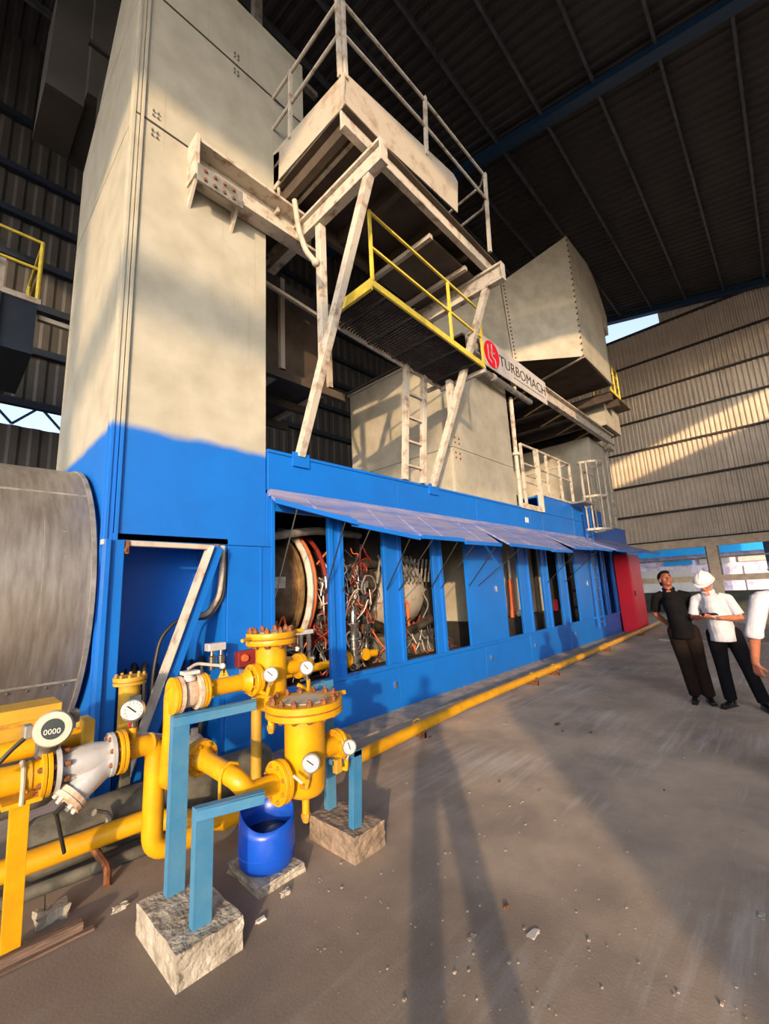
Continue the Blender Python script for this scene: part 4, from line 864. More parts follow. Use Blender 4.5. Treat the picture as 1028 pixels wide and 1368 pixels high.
s3 = thing('pipe_stand', (2.08, 2.3, 0.15), 'pale blue post on the brownish footing beside the near strainer', 'stand')
MB().bar((2.045, 2.30, 0.148), (2.07, 2.30, 0.60), 0.07, 0.01, (0, 1, 0)).bar((2.012, 2.32, 0.148), (2.036, 2.32, 0.60), 0.008, 0.05, (0, 1, 0)).build('post', 'steelblue', s3, bevel=0.002)
MB().bar((1.86, 2.32, 0.58), (2.1, 2.32, 0.58), 0.05, 0.03).build('arm', 'steelblue', s3)
s4 = thing('pipe_stand', (2.1, 2.62, 0.15), 'grey-blue rear post half hidden behind the near strainer', 'stand')
MB().bar((2.10, 2.62, 0.148), (2.10, 2.62, 1.0), 0.07, 0.012, (0, 1, 0)).bar((2.07, 2.64, 0.148), (2.07, 2.64, 1.0), 0.008, 0.05, (0, 1, 0)).build('post', 'steelblue', s4); MB().bar((1.9, 2.64, 0.98), (2.12, 2.64, 0.98), 0.05, 0.03).build('arm', 'steelblue', s4)
# strainer vessels
def vessel(x, y, ztop, zbot, rb, rf, label, nb, handle_r):
    t = thing('strainer_vessel', (x, y, zbot), label, 'strainer')
    c = V((x, y, 0)); Z = V((0, 0, 1))
    hb = rb*0.45
    MB().lathe((x, y, zbot), Z, [(0, rb*0.25), (hb*0.12, rb*0.55), (hb*0.45, rb*0.86), (hb, rb), (ztop-zbot-0.075, rb)], 32).build('body', 'yellow', t, smooth=True)
    for z0, z1, m in ((ztop-0.078, ztop-0.044, 'yellow'), (ztop-0.038, ztop, 'yellow')):
        MB().lathe((x, y, z0), Z, [(0, rf*0.985), (0.004, rf), (z1-z0-0.004, rf), (z1-z0, rf*0.985)], 48).build('lid' if z1 == ztop else 'body_flange', m, t, smooth=True)
    MB().lathe((x, y, ztop-0.045), Z, [(0, rf*0.96), (0.008, rf*0.96)], 40).build('gasket', 'bolt', t)
    MB().lathe((x, y, ztop), Z, [(0, rf*0.62), (0.004, rf*0.6)], 32).build('dusty_lid_plate', 'rustcream', t)
    o0 = None
    for k in range(nb):
        a = 2*PI*k/nb+0.2; p = V((x+rf*0.84*math.cos(a), y+rf*0.84*math.sin(a), ztop))
        if o0 is None:
            o0 = MB().lathe(p, Z, [(0, .019), (.024, .019), (.025, .011), (.036, .010)], 6).lathe(p-Z*0.098, Z, [(0, .010), (.006, .017), (.02, .017), (.022, .010), (.1, .010)], 6).build('bolt', 'bolt', t); p0 = p
        else: copies(o0, [p-p0])
    MB().cyl((x+rf*0.95, y-0.01, ztop-0.015), (x+rf+0.07, y-0.03, ztop-0.012), 0.016, 10).build('lifting_lug', 'yellow', t, smooth=True)
    MB().cyl((x, y, zbot-0.11), (x, y, zbot+0.01), 0.022, 12).build('drain_nozzle', 'yellow', t, smooth=True)
    MB().lathe((x, y, zbot-0.14), Z, [(0, .017), (.03, .028), (.05, .028)], 6).build('drain_cap', 'ybolt', t)
    return t
f1 = vessel(1.685, 2.35, 0.985, 0.44, 0.122, 0.235, 'near yellow strainer vessel with bolted lid above the blue bucket', 14, 0)
f2 = vessel(1.655, 2.68, 1.385, 0.88, 0.102, 0.165, 'rear yellow strainer vessel, the taller standing one behind the near lid', 10, 0)
MB().cyl((1.655-0.165, 2.66, 1.36), (1.655-0.245, 2.62, 1.355), 0.012, 8).build('lifting_lug', 'yellow2', f2)
# nozzles on near vessel
flange(f1, (1.50, 2.35, 0.575), (1, 0, 0), 0.118, 0.024, nb=8)
MB().cyl((1.5, 2.35, 0.575), (1.60, 2.35, 0.575), 0.062, 16).build('inlet_nozzle', 'yellow', f1, smooth=True)
MB().cyl((1.78, 2.35, 0.66), (1.93, 2.35, 0.66), 0.055, 16).build('outlet_nozzle', 'yellow', f1, smooth=True)
flange(f1, (1.93, 2.35, 0.66), (1, 0, 0), 0.095, 0.02, nb=8)
MB().tube(bend([(1.94, 2.35, 0.66), (2.02, 2.35, 0.66), (2.03, 2.42, 0.64), (2.03, 2.62, 0.60)], 0.05), 0.05, 12).build('outlet_elbow', 'yellow', f1, smooth=True)
gauge(f1, at(416, 1020, 1, 2.18), VD, 0.052, at(412, 1043, 1, 2.24), ang=0.9)
MB().tube([at(412, 1040, 1, 2.21), at(410, 1052, 1, 2.22), at(402, 1050, 1, 2.28)], 0.014, 10).build('gauge_cock', 'ybolt', f1, smooth=True)
MB().tube([at(404, 1046, 1, 2.17), at(392, 1036, 1, 2.2)], 0.009, 8).build('cock_lever', 'rustcream', f1, smooth=True)
gauge(f1, at(467, 998, 1, 2.24), VD+V((0.0, 0, 0)), 0.047, at(462, 1018, 1, 2.26), ang=0.3)
MB().tube([at(463, 1014, 1, 2.26), at(463, 1027, 1, 2.27), at(446, 1024, 1, 2.32)], 0.017, 10).build('gauge_cock', 'yellow', f1, smooth=True)
MB().box(1.86, 1.91, 2.27, 2.31, 0.52, 0.60).build('bleed_block', 'yellow2', f1, bevel=0.006)
# nozzles on rear vessel
flange(f2, (1.515, 2.66, 1.10), (1, 0, 0), 0.098, 0.024, nb=8)
MB().cyl((1.51, 2.66, 1.10), (1.60, 2.67, 1.10), 0.05, 16).build('inlet_nozzle', 'yellow', f2, smooth=True)
MB().cyl((1.74, 2.68, 1.13), (1.88, 2.68, 1.13), 0.048, 16).build('outlet_nozzle', 'yellow', f2, smooth=True)
flange(f2, (1.88, 2.68, 1.13), (1, 0, 0), 0.085, 0.018, nb=8)
MB().tube(bend([(1.89, 2.68, 1.13), (1.98, 2.68, 1.13), (1.98, 2.95, 1.12), (1.98, 3.2, 1.1)], 0.07), 0.045, 12).build('outlet_elbow', 'yellow', f2, smooth=True)
gauge(f2, at(362, 901, 1, 2.50), VD, 0.047, at(358, 920, 1, 2.55), ang=0.8)
MB().tube([at(360, 917, 1, 2.53), at(358, 928, 1, 2.54), at(348, 924, 1, 2.6)], 0.014, 10).build('gauge_cock', 'yellow', f2, smooth=True)
gauge(f2, at(410, 892, 1, 2.55), VD, 0.048, at(412, 912, 1, 2.58), ang=0.7)
MB().tube([at(412, 908, 1, 2.57), at(413, 922, 1, 2.58), at(398, 915, 1, 2.65)], 0.016, 10).build('gauge_cock', 'yellow', f2, smooth=True)
# ball valve + short spool to the rear vessel
bv = thing('ball_valve', (1.12, 2.66, 1.0), 'cream flanged ball valve with lever, upper gas line', 'valve')
MB().lathe((1.03, 2.66, 1.10), (1, 0, 0), [(0, .098), (.022, .1), (.024, .07), (.045, .078), (.085, .078), (.105, .07), (.107, .098), (.128, .098)], 28).build('body', 'flangecream', bv, smooth=True)
bolts(bv, [(1.03, 2.66+0.08*math.cos(a), 1.10+0.08*math.sin(a)) for a in [PI/8+k*PI/4 for k in range(8)]], (-1, 0, 0), 0.013, 0.016, 'bolt')
MB().lathe((1.09, 2.64, 1.17), (0, 0, 1), [(0, .04), (.02, .04), (.022, .025), (.05, .025)], 12).box(1.05, 1.14, 2.60, 2.67, 1.205, 1.225).build('bonnet', 'white', bv, bevel=0.003)
MB().tube(bend([(1.08, 2.63, 1.235), (1.13, 2.63, 1.26), (1.28, 2.61, 1.225)], 0.03), 0.009, 8).build('lever', 'whitesteel', bv, smooth=True); MB().ell((1.28, 2.61, 1.225), (.017, .017, .017), None, 10, 8).build('lever_knob', 'white', bv, smooth=True)
sp1 = thing('upper_gas_spool', (1.3, 2.66, 1.0), 'short yellow flanged spool between the ball valve and the rear strainer', 'pipe')
flange(sp1, (1.178, 2.66, 1.10), (1, 0, 0), 0.098, 0.015, nb=8, br=0.014)
MB().tube([(1.19, 2.66, 1.10), (1.47, 2.66, 1.10)], 0.05, 20).build('pipe', 'yellow', sp1, smooth=True)
MB().lathe((1.195, 2.66, 1.10), (1, 0, 0), [(0, .075), (.03, .056), (.05, .05)], 20).build('weld_neck', 'yellow', sp1, smooth=True)
MB().lathe((1.42, 2.66, 1.10), (1, 0, 0), [(0, .05), (.03, .058), (.05, .075)], 20).build('weld_neck', 'yellow', sp1, smooth=True)
# lower line
sp2 = thing('lower_gas_spool', (1.3, 2.45, 0.5), 'yellow bent flanged spool resting on the short stand, feeding the near strainer', 'pipe')
A_, B_, C_ = at(268, 1012, 1, 2.72), at(318, 1042, 1, 2.37), V((1.47, 2.35, 0.575))
MB().tube(bend([A_, B_, V((B_.x+0.05, 2.35, 0.585)), C_], 0.08, 6), 0.052, 20).build('pipe', 'yellow', sp2, smooth=True)
dA = (B_-A_).normalized(); flange(sp2, A_, dA, 0.10, 0.02, nb=8, br=0.013)
MB().lathe(A_+dA*0.02, dA, [(0, .075), (.03, .056), (.06, .052)], 20).build('weld_neck', 'yellow', sp2, smooth=True)
mP = A_.lerp(B_, 0.8); u1 = dA.cross(V((0, 0, 1))).normalized()
MB().tube([mP+u1*0.062-V((0, 0, .11)), mP+u1*0.062, mP+u1*0.045+V((0, 0, 0.045)), mP+V((0, 0, 0.062)), mP-u1*0.045+V((0, 0, 0.045)), mP-u1*0.062, mP-u1*0.062-V((0, 0, .11))], 0.009, 8).build('u_bolt', 'yellow', sp2, smooth=True)
lv = thing('lower_ball_valve', (1.15, 2.8, 0.6), 'lower cream ball valve half hidden behind the tall stand', 'valve')
MB().lathe(A_-dA*0.14, dA, [(0, .098), (.022, .1), (.024, .07), (.09, .075), (.11, .098)], 24).build('body', 'flangecream', lv, smooth=True)
MB().lathe(A_-dA*0.07+V((0, 0, .06)), (0, 0, 1), [(0, .035), (.04, .035), (.045, .02), (.08, .02)], 12).build('bonnet', 'white', lv, smooth=True)
# header behind the stands
hdr = thing('gas_header', (1.0, 2.95, 0.6), 'vertical yellow gas header behind the tall light blue stand', 'pipe')
MB().lathe((1.005, 2.66, 1.10), (1, 0, 0), [(0, .1), (.02, .1)], 24).build('flange', 'yellow', hdr, smooth=True)
MB().tube(bend([(1.02, 2.66, 1.10), (1.035, 2.72, 1.10), (1.045, 2.74, 0.9), (1.05, 2.80, 0.62), (1.10, 2.82, 0.60)], 0.05), 0.046, 16).build('pipe', 'yellow', hdr, smooth=True)
vp = thing('vertical_drop_pipe', (1.75, 3.0, 0.2), 'thin vertical yellow drop pipe behind the upper spool', 'pipe')
P_ = at(343, 950, 1, 3.0); MB().tube(bend([P_+V((0, 0, 0.1)), P_-V((0, 0, 0.6)), P_-V((0, 0.0, 0.85))], 0.05), 0.038, 12).build('pipe', 'yellow2', vp, smooth=True); MB().lathe(P_-V((0, 0, .55)), (0, 0, 1), [(0, .05), (.03, .05)], 14).build('coupling', 'yellow2', vp)
# inlet line with y-strainer
YL = 2.9
gl = thing('inlet_gas_pipe', (0.2, YL, 0.75), 'yellow inlet pipe entering at the left edge, ending in a rusty bolted flange', 'pipe')
pL, pf = at(-60, 1060, 1, YL), at(56, 1033, 1, YL)
MB().tube([pL, pf], 0.066, 18).build('pipe', 'yellow', gl, smooth=True)
MB().lathe(at(36, 1038, 1, YL), (1, 0, 0), [(0, .072), (.012, .072)], 18).build('weld_collar', 'yellow2', gl, smooth=True)
flange(gl, at(58, 1032, 1, YL), (1, 0, 0), 0.115, 0.02, nb=8, bm='bolt', br=0.014)
ysn = thing('y_strainer', (0.6, YL, 0.6), 'silver painted y-shaped strainer with cream flanges', 'strainer')
a0, a1 = at(64, 1031, 1, YL)+V((0.02, 0, 0)), at(150, 1006, 1, YL)
zc = (a0.z+a1.z)/2; a0.z = a1.z = zc
MB().lathe(a0, (1, 0, 0), [(0, .112), (.02, .112), (.022, .07), (.08, .078), (.16, .085), (.24, .072), (.30, .062), (a1.x-a0.x-.022, .062), (a1.x-a0.x-.02, .112), (a1.x-a0.x, .112)], 28).build('body', 'silver', ysn, smooth=True)
jb = V((a0.x+0.26, YL, zc)); ce = at(88, 1072, 1, YL-0.05)
dd_ = (ce-jb).normalized(); Lb_ = (ce-jb).length
MB().lathe(jb, dd_, [(0, .05), (.05, .074), (Lb_-.05, .064), (Lb_-.04, .064)], 24).build('branch', 'silver', ysn, smooth=True)
MB().lathe(ce-dd_*0.045, dd_, [(0, .082), (.02, .084), (.021, .078), (.026, .078), (.027, .084), (.047, .08)], 22).build('branch_cover', 'flangecream', ysn, smooth=True)
u2, v2 = frame(dd_); bolts(ysn, [ce+(u2*math.cos(a)+v2*math.sin(a))*0.06 for a in [k*PI/3 for k in range(6)]], dd_, 0.011, 0.018, 'white')
MB().cyl(ce, ce+dd_*0.06, 0.012, 8).build('blowdown_plug', 'rubber', ysn)
MB().cyl(ce+dd_*0.05, ce+V((0.02, 0.05, -0.25)), 0.01, 6).build('drain_tube', 'rubber', ysn)
o0 = None
for xx in (a0.x+0.012, a1.x-0.02):
    bolts(ysn, [(xx+0.02, YL+0.09*math.cos(a), zc+0.09*math.sin(a)) for a in [PI/8+k*PI/4 for k in range(8)]], (-1 if xx > 0.6 else 1, 0, 0), 0.014, 0.03, 'bolt')
ot = thing('gas_elbow_spool', (0.95, YL, 0.3), 'yellow elbow spool dropping down from the y-strainer, carrying a pressure gauge', 'pipe')
b0_ = at(160, 1003, 1, YL)
flange(ot, (b0_.x, YL, zc), (1, 0, 0), 0.112, 0.018, nb=8, bm='bolt', br=0.014)
el = at(208, 1005, 1, YL); bt = at(210, 1135, 1, YL)
MB().tube(bend([(b0_.x, YL, zc), (el.x, YL, zc), (el.x, YL, bt.z), (el.x+0.22, YL, bt.z-0.01)], 0.11, 8), 0.056, 20).build('pipe', 'yellow', ot, smooth=True)
MB().lathe((b0_.x+0.16, YL, zc), (1, 0, 0), [(0, .06), (.01, .06)], 18).build('weld_bead', 'yellow2', ot, smooth=True)
tp_ = at(178, 985, 1, YL-0.01)
MB().cyl(V((tp_.x, YL, zc)), V((tp_.x, YL, zc+0.11)), 0.022, 12).build('tapping', 'yellow', ot, smooth=True)
MB().cyl(V((tp_.x, YL, zc+0.1)), V((tp_.x, YL-0.01, zc+0.18)), 0.014, 10).build('gauge_cock', 'chrome', ot, smooth=True)
MB().bar(V((tp_.x-0.03, YL-0.03, zc+0.13)), V((tp_.x-0.035, YL-0.05, zc+0.21)), 0.014, 0.008).build('cock_handle', 'red', ot)
gauge(ot, at(178, 949, 1, YL-0.06), V((-0.25, -0.9, 0.15)), 0.062, V((tp_.x, YL-0.02, zc+0.17)), 'chrome', ang=0.85)
MB().tube([V((tp_.x+0.05, YL+0.1, zc+0.05)), at(240, 985, 1, 3.1)], 0.012, 8).build('tube', 'white', ot)
# support post under the inlet line
sp = thing('pipe_post', (0.4, 2.94, 0), 'narrow yellow flat-bar post holding up the inlet pipe, at the left edge', 'post')
bt_, tt_ = at(13, 1283, 2, 0.01), at(27, 1072, 1, 2.86)
MB().bar(bt_, tt_, 0.075, 0.01, (0, 1, 0)).bar(bt_+V((-.03, .03, 0)), tt_+V((-.03, .03, 0)), 0.008, 0.05, (0, 1, 0)).build('post', 'yellow', sp, bevel=0.002)
MB().box(bt_.x-0.07, bt_.x+0.07, bt_.y-0.05, bt_.y+0.09, 0, 0.012).build('foot_plate', 'yellow2', sp)
MB().box(tt_.x-0.07, tt_.x+0.08, 2.83, 2.97, tt_.z-0.01, tt_.z+0.01).build('saddle_plate', 'yellow', sp)
px_ = tt_.x; pz_ = at(27, 1040, 1, YL).z
MB().tube([(px_, YL-0.072, pz_-0.1), (px_, YL-0.072, pz_), (px_, YL-0.05, pz_+0.052), (px_, YL, pz_+0.073), (px_, YL+0.05, pz_+0.052), (px_, YL+0.072, pz_), (px_, YL+0.072, pz_-0.1)], 0.01, 8).build('u_bolt', 'rustcream', sp, smooth=True)
# flow meter display head
fm = thing('flow_meter', (0.5, 2.75, 0.95), 'round electronic flow meter head with dark display above the inlet flange', 'meter')
mc = at(72, 973, 1, 2.72); md = V((-0.28, -0.9, 0.12)).normalized()
MB().lathe(mc+md*-0.10, md, [(0, .055), (.01, .07), (.09, .075)], 28).build('housing', 'gray', fm, smooth=True)
MB().lathe(mc-md*0.01, md, [(0, .078), (.02, .082), (.035, .075), (.036, .05)], 32).build('bezel', 'rustcream', fm, smooth=True)
mb_ = MB().lathe(mc+md*0.02, md, [(0, .046), (.008, .046)], 24).build('display', 'display', fm, smooth=True)
uz = (V((0, 0, 1))-md*md.z).normalized(); ux = uz.cross(md); 
tq = text('0000', (0, 0, 0), 0.034, 'white', fm)
rot = Matrix((ux*-1, -md, uz)).transposed() if False else Matrix((ux, -md*-1 if False else -md, uz)).transposed()
cen = mc+md*0.0295-worldloc(fm)
base_inv = worldloc(fm)
for v_ in tq.data.vertices:
    p = v_.co+base_inv; q3 = ux*-(p.x-0.036)*-1+uz*(p.z-0.022)+md*(-p.y*0.3); v_.co = cen+(V((q3.x, q3.y, q3.z)))
tq.data.update()
MB().box(mc.x-0.11, mc.x-0.075, mc.y+0.02, mc.y+0.09, mc.z-0.03, mc.z+0.03).build('side_lug', 'gray', fm, bevel=0.008); MB().box(mc.x+0.07, mc.x+0.11, mc.y+0.02, mc.y+0.09, mc.z+0.0, mc.z+0.06).build('side_lug', 'gray', fm, bevel=0.008)
MB().cyl((mc.x, mc.y+0.06, mc.z-0.06), (mc.x+0.01, YL, zc+0.1), 0.035, 16).build('neck', 'laggray', fm, smooth=True)
MB().cyl((mc.x+0.01, YL-0.01, zc+0.08), (mc.x+0.01, YL, zc+0.15), 0.05, 16).build('neck_flange', 'laggray', fm, smooth=True)
MB().tube(bend([V((mc.x-0.1, mc.y+0.05, mc.z)), at(35, 985, 1, 2.75), at(15, 1002, 1, 2.75), at(-20, 1040, 1, 2.75)], 0.08), 0.01, 8).build('cable', 'rubber', fm, smooth=True)
# yellow cable trunking and line at the left edge
yb = thing('yellow_trunking', (0.2, 3.3, 0.95), 'wide yellow box trunking under the silver duct at the left edge', 'trunking')
xr = at(82, 960, 1, 3.2).x
MB().box(-1.5, xr, 3.2, 3.45, at(0, 1000, 1, 3.2).z+0.02, at(0, 958, 1, 3.2).z+0.02).build('body', 'yellow2', yb, bevel=0.004)
MB().box(-1.5, xr+0.002, 3.19, 3.2, at(0, 975, 1, 3.2).z, at(0, 970, 1, 3.2).z).build('lid_seam', 'ybolt', yb)
MB().box(0.1, 0.16, 3.25, 3.4, 0, 0.9).build('leg', 'yellow2', yb)
yp2 = thing('yellow_side_pipe', (0.2, 3.05, 0.85), 'yellow pipe with blind flange passing behind the flow meter', 'pipe')
e1 = at(108, 978, 1, 3.05); MB().tube([V((-1.2, 3.05, e1.z-0.02)), V((e1.x, 3.05, e1.z-0.02))], 0.05, 16).build('pipe', 'yellow', yp2, smooth=True)
MB().box(e1.x-0.01, e1.x+0.05, 2.97, 3.13, e1.z-0.07, e1.z+0.07).box(e1.x-0.04, e1.x+0.02, 3.0, 3.1, e1.z-0.12, e1.z-0.06).build('end_block', 'yellow2', yp2, bevel=0.008)
# small dusty filter in the recess
sf = thing('recess_filter', (1.18, 3.9, 0.5), 'small dusty yellow filter pot standing in the tower recess', 'filter')
fx, fy = 1.175, 3.95; ft = at(173, 905, 1, fy).z
MB().lathe((fx, fy, 0.45), (0, 0, 1), [(0, .03), (.05, .07), (ft-0.45-.04, .075)], 20).build('body', 'yellow2', sf, smooth=True)
MB().lathe((fx, fy, ft-.05), (0, 0, 1), [(0, .115), (.022, .115), (.024, .1), (.03, .1), (.032, .118), (.06, .118)], 24).build('lid', 'yellow2', sf, smooth=True)
bolts(sf, [(fx+.1*math.cos(a), fy+.1*math.sin(a), ft+0.01) for a in [k*PI/5 for k in range(10)]], (0, 0, 1), 0.012, 0.02, 'ybolt')
MB().box(fx-0.02, fx+0.06, fy-0.085, fy-0.072, ft-0.25, ft-0.13).build('label_plate', 'gray', sf)
MB().box(fx-0.12, fx+0.12, fy-0.12, fy+0.3, 0.0, 0.1).box(fx-0.03, fx+0.03, fy-0.03, fy+0.03, 0.1, 0.46).build('pedestal', 'laggray', sf)
# dark pipe jumble in the recess
jm = thing('recess_manifold', (1.7, 4.5, 0), 'dark dusty valve manifold with hoses in the tower recess', 'manifold')
for i in range(9):
    x = 1.25+0.09*i; MB().tube(bend([(x, 4.6, 0.05), (x+R_.uniform(-.05, .05), 4.5, 0.5), (x+0.05, 4.6, R_.uniform(.7, 1.1)), (x+0.15, 4.85, 1.0)], 0.1), R_.choice([.015, .025]), 8).build('hose', ['rubber', 'black', 'hotcase'][i % 3], jm, smooth=True)
MB().lathe((1.75, 4.55, 0.95), (0, 0, 1), [(0, .06), (.12, .075), (.2, .06), (.3, .03)], 14).build('solenoid', 'black', jm, smooth=True)
for dx in (0, 0.09): MB().lathe(at(283, 895, 1, 4.15)+V((dx, 0, 0)), (0, 0, 1), [(0, .03), (.12, .035), (.13, .022), (.2, .02)], 12).build('regulator', 'chrome', jm, smooth=True)
p_ = at(283, 868, 1, 4.15); MB().box(p_.x-0.05, p_.x+0.12, 4.1, 4.2, p_.z-0.01, p_.z+0.06).build('regulator_head', 'silver', jm, bevel=0.006)
MB().box(1.2, 2.0, 4.4, 4.8, 0.0, 0.3).build('base', 'black', jm)
ws = thing('warning_triangle', (2.2, F, 0.9), 'small yellow warning triangle on the blue column panel', 'sign')
wc = at(299, 898, 1, F-0.006)
MB().prism([wc+V((-.055, 0, -.05)), wc+V((.055, 0, -.05)), wc+V((0, 0, .075))], (0, 0.004, 0)).build('plate', 'railyellow', ws)
MB().bar(wc+V((0, -.004, -.01)), wc+V((0, -.004, .035)), 0.012, 0.003, (0, 1, 0)).box(wc.x-0.006, wc.x+0.006, wc.y-0.005, wc.y-0.003, wc.z-.032, wc.z-.02).build('mark', 'ink', ws)
sw = thing('red_switch_box', (2.4, F-0.1, 0.9), 'small red switch box with orange knob on the blue column', 'switch')
wc = at(330, 878, 1, F-0.06)
MB().box(wc.x-0.11, wc.x+0.13, F-0.09, F-0.005, wc.z-0.09, wc.z+0.07).build('body', 'redhose', sw, bevel=0.01); MB().lathe((wc.x-0.04, F-0.09, wc.z), (0, -1, 0), [(0, .04), (.03, .03)], 14).build('knob', 'orange', sw)
MB().box(wc.x-0.06, wc.x+0.06, F-0.08, F-0.005, wc.z-0.22, wc.z-0.11).build('terminal_box', 'gray', sw, bevel=0.006)
# grey dusty lagged pipes on the floor, bottom left
lg = thing('dusty_lagged_pipe', (1.2, 3.75, 0), 'thick dusty grey lagged pipe lying on the floor under the yellow pipe', 'pipe')
MB().lathe((0.5, 3.62, 0.19), (1, 0.03, 0), [(0, .06), (.03, .13), (.1, .165), (.5, .17), (1.1, .165), (1.7, .16)], 20).build('pipe', 'laggray', lg, smooth=True)
MB().tube(bend([(0.85, 3.4, 0.36), (0.95, 3.44, 0.3), (0.93, 3.42, 0.2), (0.8, 3.4, 0.17)], 0.04), 0.02, 8).build('hose_tail', 'gray', lg, smooth=True)
lg2 = thing('thin_floor_pipe', (1.0, 3.35, 0), 'thin grey pipe on the floor in front of the dusty lagged pipe', 'pipe')
MB().tube([at(0, 1208, 2, 0.035), at(110, 1166, 2, 0.035), at(205, 1130, 2, 0.035), at(205, 1130, 2, 0.035)+V((0.6, 0.1, 0))], 0.035, 12).build('pipe', 'laggray', lg2, smooth=True)
MB().tube(bend([at(120, 1125, 1, 3.45), at(130, 1140, 1, 3.4), at(145, 1160, 1, 3.3), at(143, 1185, 2, 0.0)], 0.08), 0.022, 8).build('rusty_hose', 'bolt', lg2, smooth=True)
lb = thing('grey_lagged_end', (0.3, 3.35, 0.5), 'rounded beige lagged pipe end below the y-strainer', 'pipe')
MB().lathe((-1.0, 3.3, 0.63), (1, 0, 0), [(0, .11), (1.45, .11), (1.58, .10), (1.66, .05)], 24).build('pipe', 'laggray', lb, smooth=True); MB().box(-0.2, -0.1, 3.25, 3.35, 0, 0.53).build('prop', 'laggray', lb)
def rock(name, c, s, m, label, cat, group=None, seed=0, sub=2):
    def post(bm):
        bmesh.ops.subdivide_edges(bm, edges=bm.edges[:], cuts=sub, use_grid_fill=True)
        R = random.Random(seed); k_ = 0.16 if s[0] < 0.1 else (0.07 if s[0] < 0.2 else 0.03)
        for v_ in bm.verts: v_.co += V((R.uniform(-1, 1)*s[0], R.uniform(-1, 1)*s[1], R.uniform(-1, 1)*s[2]*(1 if v_.co.z > 0.01 else 0)))*k_
    o = MB().box(c[0]-s[0]/2, c[0]+s[0]/2, c[1]-s[1]/2, c[1]+s[1]/2, 0, s[2]).build(name, m, None, post=post)
    return tag(o, label, cat, group)
c = at(68, 1228, 2, 0.0); rock('concrete_lump', c, (0.14, 0.10, 0.055), 'concrete', 'broken grey concrete lump with a wire, beside the yellow post', 'rubble', seed=4)
MB().tube([c+V((-.03, 0, .045)), c+V((-.03, .02, .12))], 0.003, 5).build('tie_wire', 'rubber', None)
bpy.context.scene.objects['tie_wire']['label'] = 'thin wire sticking up beside the broken concrete lump'; bpy.context.scene.objects['tie_wire']['category'] = 'wire'
c = at(160, 1215, 2, 0.0); rock('stone_chip', c, (0.075, 0.03, 0.02), 'concrete', 'flat pale stone chip left of the large pale concrete footing', 'stone', seed=8)
c = at(381, 1195, 2, 0.0); rock('stone_chip', c, (0.05, 0.03, 0.02), 'concrete', 'white crumpled chip just right of the bucket slab', 'stone', seed=9)
c = at(348, 1231, 2, 0.0); rock('stone_chip', c, (0.045, 0.02, 0.012), 'white', 'white oval chip below the bucket beside the large footing', 'stone', seed=10)
pk = thing('timber_plank', (0.55, 2.95, 0), 'weathered split timber plank lying at the bottom left', 'plank')
a_, b_ = at(-30, 1310, 2, 0.0), at(110, 1243, 2, 0.0)
MB().bar(a_+V((0, 0, .028)), b_+V((0, 0, .028)), 0.06, 0.05, (0, 0, 1)).build('board', 'wood', pk, bevel=0.004)
MB().bar(a_+V((.05, -.05, .01)), b_+V((.04, -.04, .01)), 0.03, 0.012, (0, 0, 1)).build('splinter', 'wood', pk)
# scattered debris on the open floor
deb = [(676, 967, .07, .02, 'flat pale chip on the floor nearest the yellow ground pipe'), (745, 968, .10, .03, 'longest dark flake lying in the shaded floor, mid-way to the standing people'), (752, 977, .04, .02, 'small pale chip just in front of the long dark flake'),
 (790, 979, .05, .03, 'grey chip right of the long dark flake in the shaded floor'), (668, 1045, .03, .03, 'small dark lump right of the photographer shadow, high on the sunlit floor'), (699, 1071, .025, .02, 'tiny pale lump beyond the sunlit scuff marks'),
 (867, 1024, .035, .02, 'pale crumb in the middle of the shaded floor'), (888, 1056, .025, .02, 'dark crumb below the pale crumb in the shaded floor'), (722, 1056, .06, .01, 'thin pale splinter beside the shadow edge on the floor'),
 (677, 1213, .035, .03, 'bright chip with dark top in the middle of the sunlit floor'), (713, 1248, .08, .015, 'flat beige flake in front of the bright chip'), (630, 1252, .06, .01, 'thin beige flake right of the photographer leg shadow'),
 (900, 950, .04, .01, 'small pale mark-like chip before the feet of the person in black shirt'), (1018, 1224, .06, .015, 'pale flake in the shaded floor at the right edge'), (575, 985, .04, .03, 'brown lump at the foot of the nearest pipe rest')]
for i, (x, y, s_z, h, lab) in enumerate(deb):
    c = at(x, y, 2, 0.0); rock('floor_chip', c, (s_z*0.8, s_z*0.4, h*0.35), 'bolt' if 'dark' in lab or 'brown' in lab else ('white' if 'bright' in lab else 'concrete'), lab, 'debris', 'debris chips on the open floor', seed=20+i, sub=1)
R5 = random.Random(5); gmb = MB()
for i in range(240):
    c = at(R5.uniform(420, 1010), R5.uniform(960, 1360), 2, 0.0); q = R5.uniform(0.0015, 0.0045)*(1+R5.random()**4*1.2)
    gmb.box(c.x-q, c.x+q, c.y-q*.7, c.y+q*.7, 0, q*.9)
tag(gmb.build('grit', 'plinth', None), 'fine pale grit sprinkled over the open workshop floor', 'grit', kind='stuff')
